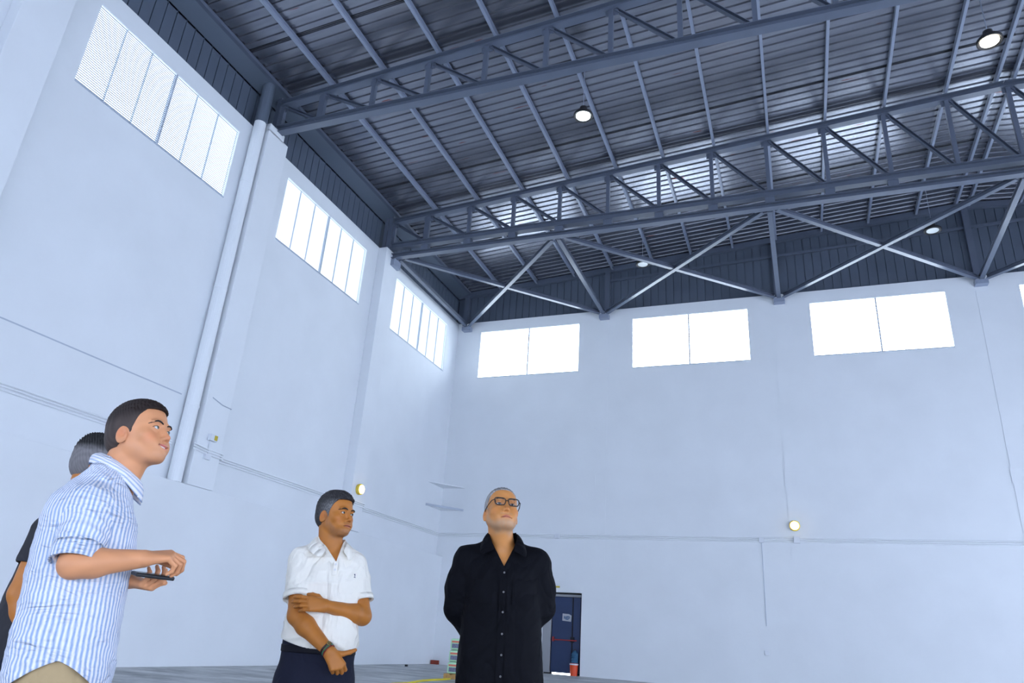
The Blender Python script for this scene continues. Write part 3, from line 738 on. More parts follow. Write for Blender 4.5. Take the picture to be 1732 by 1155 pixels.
class Head:
    """head frame: origin between the eyes' centres inside the skull, x = subject's right, y = forward, z = up"""
    def __init__(s, c, H, sc=1.0): s.c = np.array(c, float); s.H = H; s.s = sc
    def w(s, p): return s.c + s.H @ (np.array(p, float) * s.s)
    def loc(s, V): return (V - s.c) @ s.H / s.s
    def skin(s, F, mouth='closed', jaw=1.0, nose=1.0, curve=0.0, mz=0.0):
        e = lambda c, r, k=.012, op='add': F.ell(s.w(c), np.array(r) * s.s, s.H, k * s.s, op)
        cn = lambda a, b, ra, rb, k=.012, op='add', flat=None: F.cone(s.w(a), s.w(b), ra * s.s, rb * s.s, k * s.s, op, None if flat is None else (s.H @ np.array(flat[0], float), flat[1]))
        s.F = F; s.mz = mz; s.curve = curve
        e((0, -.015, .032), (.0745, .094, .083), .02)
        e((0, .012, .045), (.066, .076, .062), .03)
        e((0, .03, -.018), (.060, .058, .072), .03)
        e((0, .030, -.055), (.048 * jaw, .053, .046), .03)
        for q in (-1, 1):
            cn((q * .049 * jaw, -.002, -.045), (q * .021, .062, -.091), .018, .016, .03)    # jaw line
            e((q * .043, .055, -.026), (.023, .021, .020), .025)                            # cheekbone
            e((q * .027, .084, .019), (.024, .010, .007), .016)                             # brow ridge
            e((q * .032, .100, -.002), (.021, .019, .012), .014, 'sub')                     # eye socket
            e((q * .032, .0755, .0), (.0152, .0152, .0150), .006)                           # lids over the eyeball
            e((q * .033, .0920, -.0010), (.0130, .0105, .0042), .003, 'sub')                # opening
            e((q * .028, .072, -.058), (.020, .018, .020), .022)                            # cheek
        cn((0, .084, .010), (0, .104 * nose, -.030), .0078, .0085, .012)
        e((0, .1045 * nose, -.034), (.0095, .0105, .0085), .006)
        for q in (-1, 1):
            e((q * .0115, .096 * nose, -.038), (.0062, .0095, .0068), .006)
            e((q * .0060, .103 * nose, -.0455), (.0034, .0055, .0042), .002, 'sub')
        e((0, .080, -.064 + mz), (.026, .015, .017), .015)
        for x in (-.016, -.008, 0, .008, .016):
            z = mz + curve * x * x; y = .0935 - 14 * x * x
            e((x, y, -.0608 + z), (.0085, .0060, .0040), .004); e((x, y - .0015, -.0705 + z), (.0082, .0064, .0050), .004)
        for x in (-.020, -.010, 0, .010, .020):
            z = mz + curve * x * x; y = .100 - 16 * x * x
            if mouth == 'closed': e((x, y, -.0655 + z), (.0085, .0095, .0013), .003, 'sub')
            else: e((x, y, -.0660 + z), (.0085, .0120, .0044 - 5 * x * x), .003, 'sub')
        if mouth == 'smile':
            for q in (-1, 1): e((q * .036, .068, -.046), (.015, .015, .015), .015)
        e((0, .076, -.093), (.020, .017, .016), .018)
        for q in (-1, 1):
            R = s.H @ np.array(Matrix.Rotation(q * .42, 3, 'Z') @ Matrix.Rotation(-.18, 3, 'X'))
            F.ell(s.w((q * .0775, -.010, -.018)), np.array((.0060, .0180, .0310)) * s.s, R, .006 * s.s)
            F.ell(s.w((q * .0835, -.008, -.011)), np.array((.0050, .0115, .0190)) * s.s, R, .003 * s.s, 'sub')
            F.ell(s.w((q * .0815, -.001, -.018)), np.array((.0075, .0065, .0085)) * s.s, R, .003 * s.s, 'sub')
            F.ell(s.w((q * .0785, -.012, -.014)), np.array((.0030, .0030, .0150)) * s.s, R, .003 * s.s)
            e((q * .0735, .003, -.020), (.0035, .0045, .0065), .004)
    def surf(s, x, z, off=0.0, y0=.14):
        """point on the face at head coordinates x, z"""
        F = s.F; prev = None
        for y in np.arange(y0, .02, -.0007):
            p = s.w((x, y, z)); ii = []; fr = []
            for d in range(3):
                i = int(np.clip(np.searchsorted(F.ax[d], p[d]) - 1, 0, len(F.ax[d]) - 2)); ii.append(i); fr.append((p[d] - F.ax[d][i]) / (F.ax[d][i+1] - F.ax[d][i]))
            v = 0
            for a in (0, 1):
                for b in (0, 1):
                    for c_ in (0, 1): v += F.F[ii[0]+a, ii[1]+b, ii[2]+c_] * (fr[0] if a else 1-fr[0]) * (fr[1] if b else 1-fr[1]) * (fr[2] if c_ else 1-fr[2])
            if v < 0: return np.array((x, y + off, z))
        return np.array((x, .09, z))
    def hair(s, man, material_attr, top=.012, side=.004, line=.060, temple=.035, nape=-.05, ruff=.0015, name='hair', quiff=0.0, seed=0, h=.0022, bald=0.0):
        r = .13 * s.s; X, Y, Z = [np.arange(s.c[i] - r, s.c[i] + r, h * s.s) for i in range(3)]
        F = Field(X, Y, Z)
        F.ell(s.w((0, -.015, .034)), np.array((.0745 + side, .094 + side, .083 + top)) * s.s, s.H, .01)
        F.ell(s.w((0, .012 + quiff * .3, .047)), np.array((.066 + side, .077 + side + quiff, .062 + top)) * s.s, s.H, .02)
        F.ell(s.w((0, -.03, -.01)), np.array((.068 + side, .077 + side, .07)) * s.s, s.H, .02)
        sl, (x, y, z) = F.block((-9,) * 3, (9,) * 3)
        P = [x - s.c[0], y - s.c[1], z - s.c[2]]
        lx, ly, lz = [(s.H[0, i] * P[0] + s.H[1, i] * P[1] + s.H[2, i] * P[2]) / s.s for i in range(3)]
        # keep: above hairline; behind ears down to nape
        fore = (ly - .028) * .95 - (lz - line) * .9 - bald * np.maximum(0, .05 - np.abs(lx))     # >0 : face in front / below the hairline
        fore = ly - np.interp(lz.ravel(), [-.12, -.045, -.022, .010, temple, line, line + .012, .2], [-.045, -.035, .014, .026, .044, .062, .2, .2]).reshape(lz.shape)
        low = nape - lz + np.maximum(0, ly + .03) * .9
        earcut = np.sqrt(((np.abs(lx) - .078) / .02) ** 2 + ((ly + .006) / .022) ** 2 + ((lz + .022) / .033) ** 2) - 1
        d = np.maximum(np.maximum(fore * .9, low * .8), -earcut * .02)
        if bald: d = np.maximum(d, .02 - np.sqrt((lx / .9) ** 2 + ((ly - .045) / 1.3) ** 2 + ((lz - .11) / 1.0) ** 2) + bald)
        F.F = np.maximum(F.F, (d * s.s).astype(np.float32))
        rng = np.random.RandomState(seed); ph = rng.rand(12) * 6.28
        st = 2 * np.pi / .006
        n = np.sin(lx * st * 1.0 + np.sin(ly * 90 + ph[0]) * 1.5 + ph[1]) * .6 + np.sin(lx * st * .45 + ly * 60 + ph[2] + 1.3 * np.sin(lz * 110)) + .6 * np.sin(ly * st * .6 + lz * 200 + ph[3])
        upw = np.clip((lz - .03) / .06, 0.15, 1)
        F.F += (n * ruff * upw * s.s).astype(np.float32)
        def at(V): return material_attr(s.loc(V), rng)
        o = F.build(name, 'hair', man, attr=at); return o
    def ball(s, man, q, gaze, iris, r=.0128):
        c = s.w((q * .032, .0775, 0)); g = nrm(gaze); n = 20
        me = bpy.data.meshes.new('eye'); vs = []; fs = []; ms = []
        a = nrm(np.cross(g, (0.1, .2, 1))); b = np.cross(g, a)
        rings = [0.0, .19, .22, .50, .55, .85, 1.2, 1.7, 2.3, math.pi]
        for t in rings:
            rr = r * s.s * (1.02 if t < .52 else 1)
            for j in range(n):
                p = 2 * math.pi * j / n; vs.append(tuple(c + rr * (math.cos(t) * g + math.sin(t) * (math.cos(p) * a + math.sin(p) * b))))
        for i in range(len(rings) - 1):
            for j in range(n):
                fs.append((i*n+j, i*n+(j+1) % n, (i+1)*n+(j+1) % n, (i+1)*n+j)); ms.append(2 if rings[i] < .18 else 1 if rings[i] < .50 else 0)
        me.from_pydata(vs, [], fs); me.update()
        for m_ in ('sclera', iris, 'frame_black'): me.materials.append(M[m_])
        me.polygons.foreach_set('material_index', ms); me.polygons.foreach_set('use_smooth', [True] * len(ms))
        o = bpy.data.objects.new('eye', me); COL.objects.link(o); o.parent = man; return o
    def brow(s, man, q, material='brow_dark', thick=.0042, lift=0.0, arch=.004):
        m = MB(1.0); xs = [.013, .021, .030, .039, .047, .053]; zs = [.0155, .0185, .0205, .0205, .0175, .0130]
        P = [s.surf(q * x, z + lift, .0016) for x, z in zip(xs, zs)]
        hs = [.7, 1, 1.05, 1.0, .8, .4]; vs = []
        for p, h in zip(P, hs):
            for j in range(8):
                t = 2 * math.pi * j / 8; vs.append(s.w(p + np.array((0, .0022 * math.sin(t), thick * h * math.cos(t)))))
        n = 8; fs = [(i*n+j, i*n+(j+1) % n, (i+1)*n+(j+1) % n, (i+1)*n+j) for i in range(5) for j in range(n)] + [tuple(range(n))[::-1], tuple(range(5*n, 6*n))]
        m.add(vs, fs); o = m.build('eyebrow', material, man, smooth=True)
        l = MB(1.0); pts = []
        for i in range(9):
            t = math.pi * i / 8; x = .033 - .0135 * math.cos(t); z = -.001 + .0048 * math.sin(t)
            dy = (.0152 ** 2 - (x - .032) ** 2 - z * z); pts.append(s.w((q * x, .0755 + math.sqrt(max(dy, 1e-6)) - .0002, z)))
        l.tube(pts, .0011 * s.s, 6); l.build('eyelashes', 'brow_dark', man, smooth=True)
        return o
    def eyes(s, man, gaze, iris='iris_dark', brow='brow_dark', lift=0.0, thick=.0042):
        for q in (1, -1): s.ball(man, q, gaze, iris); s.brow(man, q, brow, thick, lift)

def hand(F, wrist, d, n, side, curls, thumb, sc=1.0, spread=.1, wr=.027):
    """d: wrist->knuckles, n: back of the hand, side: towards the thumb; curls: per finger 3 joint angles (deg)"""
    d, n, sd = nrm(d), nrm(n), nrm(side); w = np.array(wrist, float)
    n = nrm(n - d * (n @ d)); sd = nrm(sd - d * (sd @ d) - n * (sd @ n))
    offs = [.029, .010, -.009, -.027]; L = [.088, .092, .086, .078]; kr = [.0125, .013, .0122, .0112]
    kn = []
    for i in range(4):
        p = w + sc * (sd * offs[i] + d * L[i]); kn.append(p)
        F.cone(w + sc * (sd * offs[i] * .55 + d * .012), p, .0185 * sc, kr[i] * sc, .012, 'add')
    fl = [(.043, .026, .020), (.047, .029, .021), (.043, .027, .020), (.034, .021, .018)]
    for i in range(4):
        p = kn[i]; ang = 0
        sp = sd * (spread * (1.2 - .8 * i))
        for j in range(3):
            ang += math.radians(curls[i][j]); dr = nrm((d + sp) * math.cos(ang) - n * math.sin(ang))
            q = p + dr * fl[i][j] * sc
            r0, r1 = [(.0102, .0092), (.0092, .0082), (.0082, .0068)][j]
            f = .9 if i == 3 else 1.0
            F.cone(p, q, r0 * sc * f, r1 * sc * f, .0035, 'add'); p = q
    # thumb leaves the side of the palm near its base
    b = w + sc * (sd * .018 + d * .022 - n * .006)
    t1 = [np.array(v, float) for v in thumb]
    D = [nrm(sd * v[0] + d * v[1] - n * v[2]) for v in t1]
    p = b; rr = [.017, .0125, .0112, .0085]
    for j, ln in enumerate((.042, .034, .027)):
        q = p + D[j] * ln * sc; F.cone(p, q, rr[j] * sc, rr[j + 1] * sc, .007 if j == 0 else .004, 'add'); p = q
    return kn

def arm(F, sh, el, wr, r=(.052, .043, .043, .027), k=.02, elbow_out=None):
    sh, el, wr = [np.array(v, float) for v in (sh, el, wr)]
    F.cone(sh, el, r[0], r[1], k); m = el + (wr - el) * .28
    F.cone(el, m, r[1] * .93, r[2], k); F.cone(m, wr, r[2], r[3], k)

def skin_attr(head, base, lips, stub=None, flush=.12):
    base = np.array(base)
    def f(V):
        P = head.loc(V); c = np.tile(base, (len(V), 1)).astype(float)
        n = np.sin(V[:, 0] * 70 + 2 * np.sin(V[:, 2] * 50)) * np.sin(V[:, 2] * 63 + V[:, 1] * 41)
        c *= (1 + .05 * n)[:, None]
        inh = (P[:, 2] > -.13) & (P[:, 1] > .02) & (np.abs(P[:, 0]) < .09)
        # warmer cheeks, nose and ears
        def blob(cx, cy, cz, r):
            d = np.sqrt((np.abs(P[:, 0]) - cx) ** 2 + (P[:, 1] - cy) ** 2 + (P[:, 2] - cz) ** 2) / r; return np.clip(1 - d, 0, 1)
        red = np.clip(blob(.045, .07, -.035, .03) + blob(0, .115, -.033, .02) + blob(.083, -.01, -.01, .035), 0, 1) * flush * 4
        c[:, 1] *= 1 - .30 * red; c[:, 2] *= 1 - .30 * red
        zm = -.0658 + head.mz + head.curve * P[:, 0] ** 2
        lw = np.clip((1 - np.sqrt((P[:, 0] / .0235) ** 2 + ((P[:, 2] - zm) / .0092) ** 2)) * 5, 0, 1) * (P[:, 1] > .075)
        c = c * (1 - lw[:, None]) + np.array(lips) * lw[:, None]
        ml = np.clip(1 - np.abs(P[:, 2] - zm) / .0026, 0, 1) * (np.abs(P[:, 0]) < .027) * (P[:, 1] > .07)  # shade in the crease between the lips, painted into the skin tint
        c *= (1 - .6 * ml)[:, None]; up = lw > .3
        if stub is not None:
            col, amt, tm = stub
            jawz = np.clip((-.040 - 1.1 * np.clip(P[:, 1] - .03, -.05, .03) - P[:, 2]) / .02, 0, 1) * np.clip((P[:, 2] + .135) / .02, 0, 1) * np.clip((P[:, 1] + .0) / .03, 0, 1)
            must = np.clip(1.3 - np.abs(P[:, 2] + .053) / .006, 0, 1) * (np.abs(P[:, 0]) < .03) * (P[:, 1] > .07) * .55
            sb = np.clip(1 - np.abs(P[:, 1] - .012) / .02, 0, 1) * np.clip((.02 - P[:, 2]) / .02, 0, 1) * (P[:, 2] > -.07) * (np.abs(P[:, 0]) > .05) * .8
            a = np.clip(np.maximum(np.maximum(jawz, must), sb), 0, 1) * amt
            a *= .85 + .15 * np.sin(V[:, 0] * 310 + 2 * np.sin(V[:, 2] * 190)) * np.sin(V[:, 2] * 280 + V[:, 1] * 230)
            a[up] = 0
            a = a * (np.linalg.norm(P, axis=1) < .17)
            c = c * (1 - a[:, None]) + np.array(col) * a[:, None]
        return np.clip(c, 0, 1)
    return f

def wrinkle(seed, amp=.0035, sc=1.0, fold=(1, 0, 3)):
    rng = np.random.RandomState(seed); W = rng.randn(6, 3); ph = rng.rand(6) * 6.28; fold = nrm(fold)
    def f(x, y, z):
        a = 0
        wob = np.sin(x * 13 * sc + ph[0]) + np.sin(z * 9 * sc + y * 7 + ph[1])
        for i in range(4):
            w = W[i] / np.linalg.norm(W[i]) * .55 + fold * .9
            t = np.sin((x * w[0] + y * w[1] + z * w[2]) * (26 + 13 * i) * sc + 1.6 * wob + ph[i])
            a = a + (1 - np.abs(t)) ** 2 * (1.0, .7, .5, .35)[i] * (.5 + .5 * np.sin(x * 8 + z * 11 + ph[i] * 2))
        return -amp * np.minimum(a, 1.6)
    return f

def person(name, g, rot, label):
    o = bpy.data.objects.new(name, None); COL.objects.link(o); o.location = (g[0], g[1], 0); o.rotation_euler = (0, 0, rot)
    return tag(o, label, 'person')

def shoes(man, feet, material='leather'):
    for (x, y), a in feet:
        F = Field(np.arange(x - .2, x + .2, .005), np.arange(y - .24, y + .24, .005), np.arange(-.01, .14, .005))
        f = np.array([math.sin(a), -math.cos(a), 0]); p = np.array([x, y, 0])
        F.cone(p - f * .05 + (0, 0, .045), p + f * .08 + (0, 0, .042), .045, .044, .02); F.cone(p + f * .08 + (0, 0, .040), p + f * .15 + (0, 0, .032), .046, .034, .02)
        F.cone(p - f * .03 + (0, 0, .05), p - f * .03 + (0, 0, .11), .043, .040, .02)
        F.plane((0, 0, 0.001), (0, 0, -1)); F.build('shoe', material, man)

def trousers(man, waist, secs, legs, material, name='trousers', wr=None):
    zt = secs[-1][0]; xs = [s_[1] for s_ in secs]; ys = [s_[2] for s_ in secs]
    lx = [p[0] for L in legs for p in L]; ly = [p[1] for L in legs for p in L]
    F = Field(np.arange(min(xs + lx) - .25, max(xs + lx) + .25, .006), np.arange(min(ys + ly) - .22, max(ys + ly) + .22, .006), np.arange(.03, zt + .03, .006))
    F.loft(secs, waist, .03)
    for L in legs: F.cone(L[0], L[1], .100, .074, .06); F.cone(L[1], L[2], .070, .058, .03)
    if wr: F.displace(wr)
    return F.build(name, material, man)

def collar(man, c, fwd, r, hgt, drop, gap, wing, material, tilt=0.0, name='collar', back_up=.012, out=.022):
    """turned-down collar around a neck: inner stand rises hgt, fall drops by drop, open at the front over gap (rad)"""
    c = np.array(c, float); f = nrm((fwd[0], fwd[1], 0)); s_ = np.array([-f[1], f[0], 0]); n = 40; vs = []
    for i in range(n + 1):
        t = gap + (2 * math.pi - 2 * gap) * i / n; dr = f * math.cos(t) + s_ * math.sin(t)
        fr = .5 + .5 * math.cos(t); edge = max(0, 1 - min(i, n - i) / 6.0)
        top = c + dr * r + np.array([0, 0, hgt + back_up * (1 - fr) - tilt * math.cos(t)])
        base = c + dr * (r + .004) + np.array([0, 0, -.01 - tilt * 1.3 * math.cos(t)])
        low = c + dr * (r + out + .012 * edge) + np.array([0, 0, hgt - drop + back_up * (1 - fr) - tilt * 1.6 * math.cos(t) - wing * edge])
        mid = (top + low) / 2 + dr * .006 + np.array([0, 0, .006])
        vs += [base, top, mid, low]
    fs = []
    for i in range(n):
        for j in range(3): fs.append((4*i+j, 4*i+j+1, 4*i+5+j, 4*i+4+j))
    me = bpy.data.meshes.new(name); me.from_pydata([tuple(v) for v in vs], [], fs); me.update(); me.materials.append(M[material] if isinstance(material, str) else material)
    me.polygons.foreach_set('use_smooth', [True] * len(fs))
    uv = me.color_attributes.new('tint', 'FLOAT_COLOR', 'POINT'); 
    cols = []
    for i in range(n + 1):
        for j in range(4):
            st = 1.0 if j in (0, 2) else 0.0
            cols += list(STRIPE_A if j % 2 else STRIPE_B) + [1]
    uv.data.foreach_set('color', cols)
    o = bpy.data.objects.new(name, me); COL.objects.link(o); o.parent = man
    m = o.modifiers.new('cloth thickness', 'SOLIDIFY'); m.thickness = .003; m.offset = 0
    sb = o.modifiers.new('round', 'SUBSURF'); sb.levels = 1; sb.render_levels = 1
    return o
STRIPE_A, STRIPE_B = (.78, .77, .80), (.30, .40, .60)
# ------------------------------------------------------------------ man in the black shirt (looking up, hands behind his back)
def man_black():
    man = person('person', (12.528, -24.378), .3866, 'man in black shirt and black glasses looking up, hands behind his back')
    H = head_frame(13, 19, 0); hd = Head(np.array((.037, -.09, 1.712)) - H @ np.array((0, .094, .004)), H, 1.05)
    shL, shR, elL, elR = (-.135, .02, 1.425), (.210, .02, 1.435), (-.170, .065, 1.205), (.252, .065, 1.230)
    wL, wR = (-.03, .20, 1.00), (.11, .21, 1.02)
    secs = [(.84, .062, .01, .205, .150), (.95, .060, .01, .204, .152), (1.08, .056, .01, .196, .150), (1.22, .050, .01, .186, .145), (1.34, .042, .015, .182, .138), (1.42, .038, .02, .172, .118), (1.47, .037, .025, .142, .092), (1.505, .037, .03, .088, .072), (1.535, .037, .035, .055, .055)]
    F = Field(axis(-.34, .42, [(-.09, .15)], .0022, .006), axis(-.16, .34, [(-.16, .10)], .0023, .006), axis(.02, 1.84, [(1.53, 1.84)], .0023, .0065))
    F.loft(secs, 0, .03, off=-.014)
    F.cone((.036, .045, 1.47), hd.w((0, -.028, -.06)), .066, .062, .03); F.cone((.036, .0, 1.47), hd.w((0, .02, -.09)), .045, .040, .03)
    hd.skin(F, jaw=1.10, curve=-10, mz=-.003)
    for sh, el, w in ((shL, elL, wL), (shR, elR, wR)): arm(F, sh, el, w)
    hand(F, wL, (.9, .15, -.5), (.1, 1, .1), (.2, 0, 1), [(35, 40, 30)] * 4, [(.6, .7, .2), (.3, .9, .3), (.1, .9, .4)])
    hand(F, wR, (-.9, .2, -.4), (.1, 1, .1), (0, 0, 1), [(35, 40, 30)] * 4, [(.6, .7, .2), (.3, .9, .3), (.1, .9, .4)])
    for hx, ax in ((-.04, -.055), (.16, .185)): F.cone((hx, .01, .90), (hx, .0, .50), .07, .05, .03); F.cone((hx, .0, .50), (ax, .02, .06), .05, .035, .03)
    F.build('body', 'skin', man, attr=skin_attr(hd, (.56, .235, .070), (.50, .17, .10), ((.38, .29, .21), .6, 0)))
    # shirt
    G = Field(np.arange(-.34, .42, .0038), np.arange(-.19, .32, .0038), np.arange(.78, 1.58, .0038))
    G.loft(secs, 0, .03)
    for sh, el, w in ((shL, elL, wL), (shR, elR, wR)):
        md = (np.array(sh) + el) / 2 + np.array((.005 * np.sign(sh[0] - .03), 0, -.01)); G.cone(sh, md, .070, .068, .05); G.cone(md, el, .068, .055, .05); G.cone(el, np.array(el) + (np.array(w) - el) * .85, .057, .043, .03)
    for q, sh in ((-1, shL), (1, shR)): G.cone((.036 + q * .05, .04, 1.505), (sh[0] - q * .012, .02, sh[2] + .008), .045, .054, .06)
    G.displace(wrinkle(3, .0050, .5, (1, 0, 1.2))); G.displace(wrinkle(8, .0030, .8, (-1, 0, 1)))
    G.plane((0, 0, .86), (0, 0, -1))
    G.cone((.036, .05, 1.47), (.037, .0, 1.70), .072, .085, .004, 'sub')
    G.vcut(.048, 1.405, .50, .03, -.06)
    sh = G.build('shirt', 'black_cloth', man)
    # open collar: two pointed leaves with a stand behind the neck
    for q in (-1, 1):
        P = [(.034 + q * .064, .045, 1.585), (.034 + q * .070, -.005, 1.573), (.038 + q * .064, -.055, 1.537), (.043 + q * .036, -.104, 1.474)]
        Q = [(.034 + q * .088, .055, 1.548), (.036 + q * .108, -.005, 1.522), (.040 + q * .120, -.075, 1.480), (.042 + q * .110, -.122, 1.440)]
        m = MB(1.0); vs = []
        for a, b in zip(P, Q):
            a, b = np.array(a), np.array(b); vs += [a, (a + b) / 2 + (q * .006, -.006, .010), b]
        m.add(vs, [(3*i+j, 3*i+j+1, 3*i+4+j, 3*i+3+j) for i in range(3) for j in range(2)])
        o = m.build('collar_leaf', 'black_cloth', sh, smooth=True); a = o.modifiers.new('t', 'SOLIDIFY'); a.thickness = .004; a.offset = 0; b = o.modifiers.new('s', 'SUBSURF'); b.levels = b.render_levels = 2
    m = MB(1.0); vs = []
    for i in range(11):
        t = math.pi * i / 10; vs += [(.034 + .066 * math.cos(t), .04 + .050 * math.sin(t), 1.588), (.034 + .090 * math.cos(t), .05 + .066 * math.sin(t), 1.535)]
    m.add(vs, [(2*i, 2*i+1, 2*i+3, 2*i+2) for i in range(10)]); o = m.build('collar_back', 'black_cloth', sh, smooth=True); o.modifiers.new('t', 'SOLIDIFY').thickness = .004
    # button placket and pockets
    bp = [(.051, -.137, 1.375), (.053, -.148, 1.285), (.055, -.153, 1.195), (.058, -.157, 1.10), (.061, -.159, 1.01), (.063, -.158, .92)]
    m = MB(1.0)
    def fy(x, z):
        S = np.array(secs)[:, :]; cx, cy, rx, ry = [np.interp(z, S[:, 0], S[:, j]) for j in (1, 2, 3, 4)]
        return cy - ry * (max(0, 1 - abs((x - cx) / rx) ** 2.4)) ** (1 / 2.4)
    for k in range(26):
        z0, z1 = .87 + k * .02, .87 + (k + 1) * .02; x0, x1 = .047 + (1.39 - z0) * .02, .047 + (1.39 - z1) * .02
        m.add([(x0 - .016, fy(x0, z0) - .0105, z0), (x0 + .016, fy(x0, z0) - .0105, z0), (x1 + .016, fy(x1, z1) - .0105, z1), (x1 - .016, fy(x1, z1) - .0105, z1)], [(0, 1, 2, 3)])
    o = m.build('button_placket', 'black_cloth', sh, smooth=True)
    for x, y, z in bp: MB(1.0).lathe((x, fy(x, z) - .0125, z), [(.0050, 0), (.0048, -.002)], 'y', 12).build('button', 'button', sh)
    for px in (-.055, .145):
        m = MB(1.0); n = 6
        for i in range(n):
            for j in range(n):
                pass
        vs = [(px - .05 + .1 * i / n, fy(px - .05 + .1 * i / n, 1.34 - .11 * j / n) - .0085, 1.34 - .11 * j / n) for j in range(n + 1) for i in range(n + 1)]
        m.add(vs, [(j*(n+1)+i, j*(n+1)+i+1, (j+1)*(n+1)+i+1, (j+1)*(n+1)+i) for i in range(n) for j in range(n)])
        o = m.build('chest_pocket', 'black_cloth', sh, smooth=True)
    trousers(man, 0, [(.80, .061, .01, .196, .140), (.86, .061, .01, .199, .148), (.98, .058, .01, .197, .146)], [((-.03, .01, .80), (-.045, -.01, .48), (-.055, .02, .06)), ((.15, .01, .80), (.17, -.01, .48), (.185, .02, .06))], 'black_cloth')
    shoes(man, [((-.055, .02), -.2), ((.185, .02), .3)])
    def hc(P, rng):
        n = len(P); c = np.tile((.30, .29, .29), (n, 1)); t = np.sin(P[:, 0] * 800 + 40 * P[:, 1]) * np.sin(P[:, 1] * 300)
        c *= (1 + .5 * t)[:, None]; c[P[:, 2] > .085] *= .55; return np.clip(c, 0, 1)
    hd.hair(man, hc, top=.005, side=.0035, line=.078, temple=.05, nape=-.045, ruff=.0012, seed=2)
    hd.eyes(man, H @ nrm((.03, 1, .02)), 'iris_dark', 'brow_dark', lift=.004, thick=.0026)
    gl = empty('glasses', (0, 0, 0), 1.0); gl.parent = man
    fr = MB(1.0)
    for q in (1, -1):
        pts = []; cx, cz, w_, h_ = q * .0335, .001, .0270, .0185
        for i in range(25):
            t = 2 * math.pi * i / 24; co, si = math.cos(t), math.sin(t)
            x = w_ * math.copysign(abs(co) ** .55, co); z = h_ * math.copysign(abs(si) ** .55, si)
            pts.append(hd.w((cx + x * (1 if z > 0 else .92), .108 - .10 * abs(cx + x) ** 1.4, cz + z)))
        fr.tube(pts, .0027, 8, cap=False)
        fr.tube([hd.w((q * .059, .104, .010)), hd.w((q * .070, .092, .009)), hd.w((q * .078, .05, .006)), hd.w((q * .080, .0, .004)), hd.w((q * .078, -.015, -.006))], .0023, 8)
    fr.tube([hd.w((-.0085, .107, .006)), hd.w((0, .1085, .0075)), hd.w((.0085, .107, .006))], .0028, 8)
    fr.build('spectacle_frame', 'frame_black', gl, smooth=True)
    for q in (1, -1):
        m = MB(1.0); vs = [hd.w((q * .0335, .1035, 0))]
        for i in range(24):
            t = 2 * math.pi * i / 24; co, si = math.cos(t), math.sin(t); x = .0265 * math.copysign(abs(co) ** .55, co); z = .019 * math.copysign(abs(si) ** .55, si)
            vs.append(hd.w((q * .0335 + x * .98, .107 - .10 * abs(q * .0335 + x) ** 1.4, z * .98)))
        m.add(vs, [(0, 1 + i, 1 + (i + 1) % 24) for i in range(24)]); m.build('spectacle_lens', 'lens', gl)
man_black()

